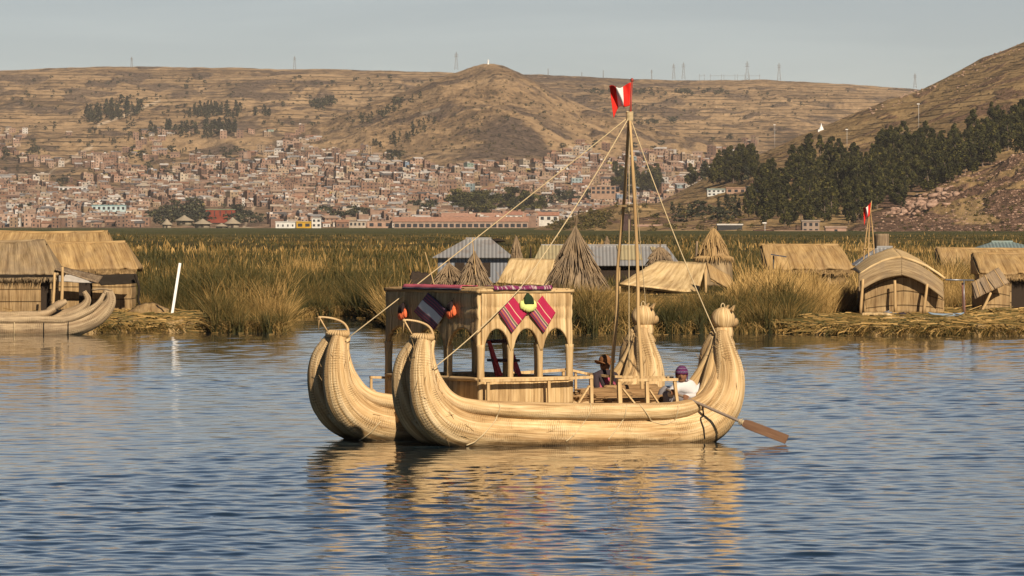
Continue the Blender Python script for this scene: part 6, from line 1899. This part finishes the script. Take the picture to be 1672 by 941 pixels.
def make_house(w, dp, h, kind, st, child=True):
    root = empty('house'); wl, rf, wins = house_geo(w, dp, h, kind, st)
    wl.build('wall', M_WALLC, root, smooth=False); rf.build('roof', M_ROOFC, root, smooth=False)
    for nm, q in wins: q.build(nm, M_WIN, root, smooth=False)
    return root
VARI = [(7, 6, 3.2, 'gable', 1), (9, 7, 5.8, 'flat', 2), (6, 6, 5.6, 'flat', 2), (8, 6, 3.0, 'shed', 1), (10, 7, 5.6, 'shed', 2), (7, 7, 8.2, 'flat', 3), (9, 6, 3.4, 'gable', 1), (6, 5, 2.9, 'shed', 1)]
houses = []
rh = random.Random(23)
N_H = 4600
tries = 0
occ = {}
while len(houses) < N_H and tries < 70000:
    tries += 1
    if rh.random() < .3: x, y = rh.uniform(-60, 1230), rh.uniform(338, 372)
    else: x, y = rh.uniform(-60, 1245), rh.uniform(215, 372)
    den = float(town_density(np.array(x), np.array(y))) * (1 if y < 366 else .5)
    if rh.random() > den: continue
    if any(float(seg_dist(np.array(float(x)), np.array(float(y)), r)) < 3.2 for r in ROADS[:4]): continue
    if 236 < x < 445 and y > 338: continue
    p = hit(x, y, 3690, 8900)
    if p is None: continue
    # plots: no two houses in the same place
    cx_, cy_ = int(p.x // 7.4), int(p.y // 8.5)
    if (cx_, cy_) in occ: continue
    occ[(cx_, cy_)] = 1
    dist_a = (float(vn(p.x / 130, p.y / 260, 5)) - .5) * 1.5
    houses.append((p, dist_a + rh.gauss(0, .06), rh.randrange(len(VARI)), rh.uniform(.7, 1.05)))
houses.sort(key=lambda q: q[0].y / q[3])
protoH = {}
HOUSE_COUNT = 270
bulk = {'wall': MB(), 'roof': MB(), 'win': MB()}
CW, CR = [], []
def mat_of(p, a, sc):
    M = Matrix.Translation(p) @ Matrix.Rotation(a, 4, 'Z') @ Matrix.Scale(sc, 4); return M
zone = lambda x: 'left' if x < 420 else 'middle' if x < 760 else 'right'
bV, bF, bC, boff = [], [], [], 0
geo_cache = []
for v in VARI:
    wl, rf, wins = house_geo(*v)
    geo_cache.append((wl, rf, [q for _, q in wins]))
for i, (p, a, vi, sc) in enumerate(houses):
    wc, wn_ = pick(rh); rc = rh.choice(ROOFS) if rh.random() < .9 else wc
    k = rh.uniform(.8, 1.15); wc = tuple(c * k for c in wc)
    if i < HOUSE_COUNT:
        if vi not in protoH:
            r = protoH[vi] = make_house(*VARI[vi]); kids = list(r.children)
        else:
            r = protoH[vi].copy(); COL.objects.link(r); kids = []
            for c in protoH[vi].children:
                if i > 110 and c.name.split('.')[0] in ('window', 'door') : continue
                q = c.copy(); COL.objects.link(q); q.parent = r; kids.append(q)
        r.location = p; r.rotation_euler = (0, 0, a); r.scale = (sc,) * 3
        for c in kids: c.color = (*(wc if c.name.startswith('wall') else rc), 1)
        shp = {'flat': 'flat-roofed', 'gable': 'gable-roofed', 'shed': 'lean-roofed'}[VARI[vi][3]]
        stn = ('one', 'two', 'three')[VARI[vi][4] - 1]
        qx = CX + p.x * F / p.y
        zn = 'at the far left' if qx < 120 else 'left of the shore trees' if qx < 330 else 'behind the white and yellow buildings' if qx < 560 else 'behind the long shore building' if qx < 860 else 'near the mast'
        r['label'] = f'{wn_} {stn}-storey {shp} house in the front rows {zn}'
        r['category'] = 'house'; r['group'] = f'{wn_} {stn}-storey {shp} houses in the front rows {zn}'
    else:
        M = np.array(mat_of(p, a, sc))
        wl, rf, wins = geo_cache[vi]
        for mb, col in [(wl, wc), (rf, rc)] + [(q, (.03, .032, .038)) for q in wins]:
            V = np.array([tuple(v) for v in mb.V]); V = V @ M[:3, :3].T + M[:3, 3]
            bV.append(V); bC.append(np.tile([*col, 1], (len(V), 1)))
            bF += [[boff + j for j in f] for f in mb.F]; boff += len(V)
V = np.concatenate(bV); Cc = np.concatenate(bC)
Qs = np.array([f for f in bF if len(f) == 4]); Ts = np.array([f for f in bF if len(f) == 3])
t = NT('town_paint', .9, .1); nz = t.noise(t.obj(), .3, 4, .6)
t.col(t.mix(1.0, t.attr('paint').outputs['Color'], t.ramp(nz, [(.3, (.62,) * 3), (.7, (1, 1, 1))]), 'MULTIPLY'))
tag(np_mesh('town_houses', V, Qs, t.m, attrs={'paint': Cc}, T=Ts), kind='stuff')
print('houses', len(houses), 'trees', len(TREES), len(keepi))

# particular buildings by the shore
def building(px0, px1, yb, h_px, d, dep, wcol, rcol, kind, label, cat='building', stor=1, nwin=5, name='building', winsz=(.5, .5), rz=0):
    p0 = hit((px0 + px1) / 2, yb, 1900, 8900) if d is None else None
    if p0 is not None: d = p0.y
    s = d / F; w = (px1 - px0) * s; h = h_px * s
    base = P((px0 + px1) / 2, yb, d)
    r = empty(name, base, rz); tag(r, label, cat)
    m = MB(); m.box((-w / 2, 0, -3), (w / 2, dep, h)); o = m.build('wall', M_WALLC, r, smooth=False); o.color = (*wcol, 1)
    q = MB()
    if kind == 'flat': q.box((-w / 2 - .3, -.3, h), (w / 2 + .3, dep + .3, h + .5))
    else:
        q.quad((-w / 2 - .6, -.6, h - .1), (w / 2 + .6, -.6, h - .1), (w / 2 + .6, dep / 2, h + dep * .22), (-w / 2 - .6, dep / 2, h + dep * .22))
        q.quad((-w / 2 - .6, dep / 2, h + dep * .22), (w / 2 + .6, dep / 2, h + dep * .22), (w / 2 + .6, dep + .6, h - .1), (-w / 2 - .6, dep + .6, h - .1))
        for sx in (-1, 1): q.add([(sx * w / 2, 0, h), (sx * w / 2, dep, h), (sx * w / 2, dep / 2, h + dep * .2)], [(0, 1, 2)], [[(0, 0)] * 3])
    o = q.build('roof', M_ROOFC, r, smooth=False); o.color = (*rcol, 1)
    for f in range(stor):
        for i in range(nwin):
            x = -w / 2 + (i + .5) * w / nwin; sh = h / stor; z = sh * (f + .28); ww = w / nwin * winsz[0]; hh_ = sh * winsz[1]
            g = MB(); g.box((x - ww / 2, -.08, z), (x + ww / 2, .2, z + hh_)); g.build('window', M_WIN, r, smooth=False)
    return r
building(643, 862, 375, 13, 3730, 14, (.42, .30, .23), (.40, .22, .15), 'gable', 'very long low building with a reddish roof and many windows on the far shore', nwin=22, winsz=(.7, .45))
building(722, 862, 366, 12, 3850, 12, (.50, .42, .34), (.42, .24, .17), 'gable', 'long pale upper wing with a reddish roof standing behind the very long shore building', nwin=14, winsz=(.6, .45))
building(450, 482, 373, 10, 3712, 8, (.75, .74, .70), (.60, .60, .58), 'flat', 'small white flat building beside the yellow one on the far shore', nwin=4, winsz=(.3, .35))
building(484, 508, 373, 10, 3712, 8, (.62, .36, .03), (.60, .38, .05), 'flat', 'bright yellow flat building on the far shore', nwin=2, winsz=(.6, .5))
building(509, 524, 372, 15, 3716, 8, (.72, .70, .66), (.55, .55, .52), 'flat', 'tall narrow white building right of the yellow one on the far shore', nwin=2, stor=2)
building(336, 383, 357, 14, 3900, 14, (.26, .06, .035), (.20, .27, .18), 'flat', 'dark red hall with a green roof above the shore trees', nwin=5, winsz=(.15, .6))
building(570, 597, 371, 9, 3720, 8, (.50, .42, .34), (.34, .26, .20), 'flat', 'small tan building with square windows between shore trees', nwin=4)
building(600, 640, 373, 11, 3740, 9, (.46, .30, .22), (.42, .28, .20), 'flat', 'brown block at the left end of the very long shore building', nwin=3)
building(826, 852, 362, 11, 3780, 10, (.74, .70, .64), (.40, .20, .14), 'gable', 'white building with a red roof right of the very long shore building', nwin=3)
building(880, 912, 362, 10, 3720, 10, (.70, .66, .60), (.40, .20, .13), 'gable', 'white house with a dark red roof by the foot of the mound', nwin=3)
building(965, 1005, 318, 13, 3800, 12, (.36, .24, .17), (.40, .27, .20), 'flat', 'unfinished brown concrete building above the mound', nwin=5, stor=2, winsz=(.6, .6))
building(1155, 1184, 320, 10, None, 10, (.66, .68, .66), (.30, .38, .34), 'flat', 'white school-like block with a green roof edge at the left of the wood', nwin=4, stor=2)
building(1219, 1258, 318, 12, None, 10, (.68, .70, .68), (.32, .40, .36), 'flat', 'white two-storey block with a pale green roof against the dark wood', nwin=6, stor=2)
building(1186, 1218, 316, 8, None, 10, (.42, .28, .20), (.38, .24, .17), 'flat', 'low brown building between the two white blocks beside the wood', nwin=3)
building(1172, 1212, 376, 8, None, 8, (.06, .06, .06), (.62, .60, .56), 'flat', 'open shed with a pale flat roof at the foot of the mound', nwin=1, winsz=(.1, .1))
building(1310, 1338, 382, 20, 1935, 8, (.36, .27, .21), (.36, .30, .25), 'flat', 'brown two-storey house at the foot of the dark wood', nwin=3, stor=2)
building(1262, 1345, 386, 7, 1915, 4, (.38, .24, .18), (.40, .27, .20), 'flat', 'long low brown wall building at the marsh edge below the wood', nwin=2, winsz=(.1, .3))
building(1348, 1382, 384, 12, 1920, 8, (.44, .28, .21), (.42, .30, .23), 'flat', 'pinkish adobe house at the left foot of the rocky slope', nwin=1, winsz=(.15, .5))
building(1232, 1262, 385, 7, 1915, 4, (.10, .05, .04), (.12, .06, .05), 'flat', 'dark red container-like shed at the marsh edge', nwin=1, winsz=(.05, .2))
building(1017, 1030, 381, 30, 2160, 2.5, (.09, .055, .05), (.09, .06, .05), 'flat', 'dark square pillar standing at the marsh edge behind the mast poles', 'pillar', nwin=1, winsz=(.01, .01), name='pillar')
building(1035, 1092, 377, 8, 2200, 5, (.46, .31, .25), (.46, .31, .25), 'flat', 'pinkish earth wall right of the dark pillar', 'wall', nwin=1, winsz=(.01, .01), name='earth_wall')
building(206, 240, 353, 9, 3990, 10, (.62, .58, .50), (.50, .36, .24), 'flat', 'cream block with a tan roof edge above the left shore', nwin=5)
building(150, 205, 345, 9, 4060, 10, (.50, .62, .62), (.22, .40, .42), 'flat', 'turquoise-roofed long building in the left part of the town', nwin=7)
building(96, 142, 312, 6, 4650, 10, (.66, .64, .60), (.70, .68, .64), 'flat', 'long white-roofed building high in the left part of the town', nwin=6)
building(1480, 1500, 0, 0, 3000, 1, (.5, .5, .5), (.5, .5, .5), 'flat', 'x') if 0 else None

# tents on the shore
M_TENT = plain('tent_straw', (.30, .25, .18), .9)
for i, (px, yb, wpx, hpx, lab) in enumerate(((272, 373, 20, 18, 'pointed pale tent with a dark opening at the left of the shore trees'), (300, 366, 34, 17, 'pale swept thatch roof pavilion among the shore trees'), (330, 371, 34, 16, 'wide pale thatched pavilion in the middle of the shore trees'),
                                 (361, 373, 24, 10, 'small pale pointed tent at the marsh edge'), (379, 372, 30, 20, 'steep pale pavilion right of the red hall'), (402, 375, 42, 5, 'long very low pale tent at the marsh edge'))):
    s = 3705 / F; r = empty('tent', P(px, yb, 3705 + i)); tag(r, lab, 'tent')
    w, h = wpx * s, hpx * s * .85
    m = MB(); m.sheet(lambda u, v: (math.cos(6.2832 * u) * w / 2 * (.06 + .94 * v ** 1.3), w / 2 + math.sin(6.2832 * u) * w / 2 * (.06 + .94 * v ** 1.3), h * (1 - .62 * v)), 20, 6, .15); m.build('canopy', M_TENT, r)
    m = MB(); m.tube([(0, w / 2, -1, w * .36), (0, w / 2, h * .42, w * .36)], n=14); m.build('wall', M_TENT, r)
    m = MB(); m.box((-w * .07, w * .12, 0), (w * .07, w * .2, h * .36)); m.build('door', DARKIN, r, smooth=False)

# ------------------------------------------------------------------ pylons, masts, monuments
M_STEEL = plain('galvanised_steel', (.16, .16, .16), .6)
def pylon(px, ytop, ybase, d, lab, wid=.22, arms=True):
    s = d / F; h = (ybase - ytop) * s; r = empty('pylon', P(px, ybase, d)); r.location.z -= 1.5; h += 1.5
    tag(r, lab, 'pylon'); m = MB(); b = h * wid / 2; t = .42
    for sx in (-1, 1):
        for sy in (-1, 1): m.bar((sx * b, sy * b, 0), (sx * .25, sy * .25, h * .98), t, t)
    n = 6
    for k in range(n):
        z0, z1 = h * k / n, h * (k + 1) / n; b0, b1 = b + (.25 - b) * k / n, b + (.25 - b) * (k + 1) / n
        m.bar((-b0, -b0, z0), (b1, -b1, z1), t * .6, t * .6); m.bar((b0, -b0, z0), (-b1, -b1, z1), t * .6, t * .6)
    m.build('tower', M_STEEL, r, smooth=False)
    if arms:
        for k, z in enumerate((.72, .84)):
            a = MB(); L = h * .12; a.bar((-L, 0, h * z), (L, 0, h * z), t, t); a.bar((-L, 0, h * z), (0, 0, h * (z + .05)), t * .6, t * .6); a.bar((L, 0, h * z), (0, 0, h * (z + .05)), t * .6, t * .6); a.build('arm', M_STEEL, r, smooth=False)
for px, yt, yb, lab in ((215, 93, 111, 'lattice pylon standing alone on the skyline at the far left'), (481, 92, 113, 'lattice pylon on the skyline left of the rocky peak'), (745, 85, 112, 'tall lattice pylon just left of the rocky peak'),
                        (1100, 104, 128, 'left one of two close lattice pylons on the skyline'), (1116, 102, 128, 'right one of two close lattice pylons on the skyline'), (1220, 100, 130, 'tall lattice pylon among the skyline substation gantries'),
                        (1272, 103, 130, 'lattice pylon right of the skyline substation'), (1494, 120, 142, 'lattice pylon on the skyline near the big right hill'), (895, 112, 123, 'small pole pylon right of the rocky peak'),
                        (985, 115, 127, 'small pole pylon left of the boat flag'), (1064, 114, 128, 'small pole pylon right of the boat flag'), (950, 118, 126, 'tiny pole pylon on the skyline mid right')):
    pylon(px, yt, yb, 8470 if px != 745 else 7300, lab, .20 if yb - yt > 15 else .08, yb - yt > 12)
ss = empty('substation', P(1195, 131, 8460)); tag(ss, 'low row of substation gantries on the skyline', 'substation')
for px0, px1 in ((1142, 1150), (1160, 1178), (1182, 1200), (1204, 1216), (1224, 1240)):
    m = MB(); s = 8460 / F
    for px in (px0, px1): m.bar(((px - 1195) * s, 0, -3), ((px - 1195) * s, 0, 10 * s), .4, .4)
    m.bar(((px0 - 1195) * s - 1.5, 0, 7 * s), ((px1 - 1195) * s + 1.5, 0, 7 * s), .35, .35); m.build('gantry', M_STEEL, ss, smooth=False)
M_WHITE = plain('whitewash', (.8, .79, .76), .7)
p = P(797, 106, 6290); st = empty('statue', p); tag(st, 'small white statue standing on the rocky peak', 'statue')
m = MB(); m.tube([(0, 0, -1.5, 1.1), (0, 0, 1.5, .9)], n=10); m.build('pedestal', M_WHITE, st)
m = MB(); m.tube([(0, 0, 1.5, .8), (0, 0, 3, .6), (0, 0, 4.2, .75), (0, 0, 4.8, .3)], n=10, step=.4); m.ell((0, 0, 5.4), (.5, .5, .65), 10, 8); m.tube([(.6, 0, 4.2, .25), (1.6, 0, 4.6, .18)], n=6); m.build('figure', M_WHITE, st)
p = hit(1341, 214); mo_ = empty('monument', p); tag(mo_, 'white pointed monument on the ridge of the right hill', 'monument')
h = 12 * p.y / F
m = MB(); m.tube([(0, 0, -1, h * .36), (0, 0, h * .3, h * .28), (0, 0, h * .55, h * .13), (0, 0, h, .05)], n=12, step=h * .1); m.build('spire', M_WHITE, mo_)
m = MB(); m.box((-h * .45, -h * .45, -1), (h * .45, h * .45, h * .12)); m.build('base', M_WHITE, mo_, smooth=False)
for px, yt, yb, lab in ((1500, 171, 212, 'tall white lamp mast on the slope above the wood'), (1265, 205, 243, 'white lamp mast on the left foot of the big hill'), (1383, 212, 240, 'short lamp mast among the treetops'), (1249, 366, 385, 'street lamp by the marsh edge below the wood')):
    p = hit(px, yb)
    if p is None: continue
    s = p.y / F; h = (yb - yt) * s; r = empty('lamp_mast', p); tag(r, lab, 'lamp mast')
    m = MB(); m.tube([(0, 0, -1, .12), (0, 0, h, .08)], n=6); m.build('pole', plain('pale_metal', (.5, .48, .45), .5), r)
    m = MB(); m.box((-.8, -.3, h - .1), (.5, .3, h + .25)); m.build('lamp_head', M_WHITE, r, smooth=False)
HAZE = 2.6e-5

# ------------------------------------------------------------------ the air
m = MB(); m.box((-4500, -40, -1.2), (4500, 9300, 520))
t = bpy.data.materials.new('haze_air'); t.use_nodes = True
nt = t.node_tree; nt.nodes.clear()
out = nt.nodes.new('ShaderNodeOutputMaterial'); pv = nt.nodes.new('ShaderNodeVolumePrincipled')
pv.inputs['Color'].default_value = (.86, .86, .88, 1); pv.inputs['Density'].default_value = HAZE; pv.inputs['Anisotropy'].default_value = 0.0
nt.links.new(pv.outputs[0], out.inputs['Volume'])
o = m.build('haze', t, None, smooth=False); tag(o, kind='stuff')
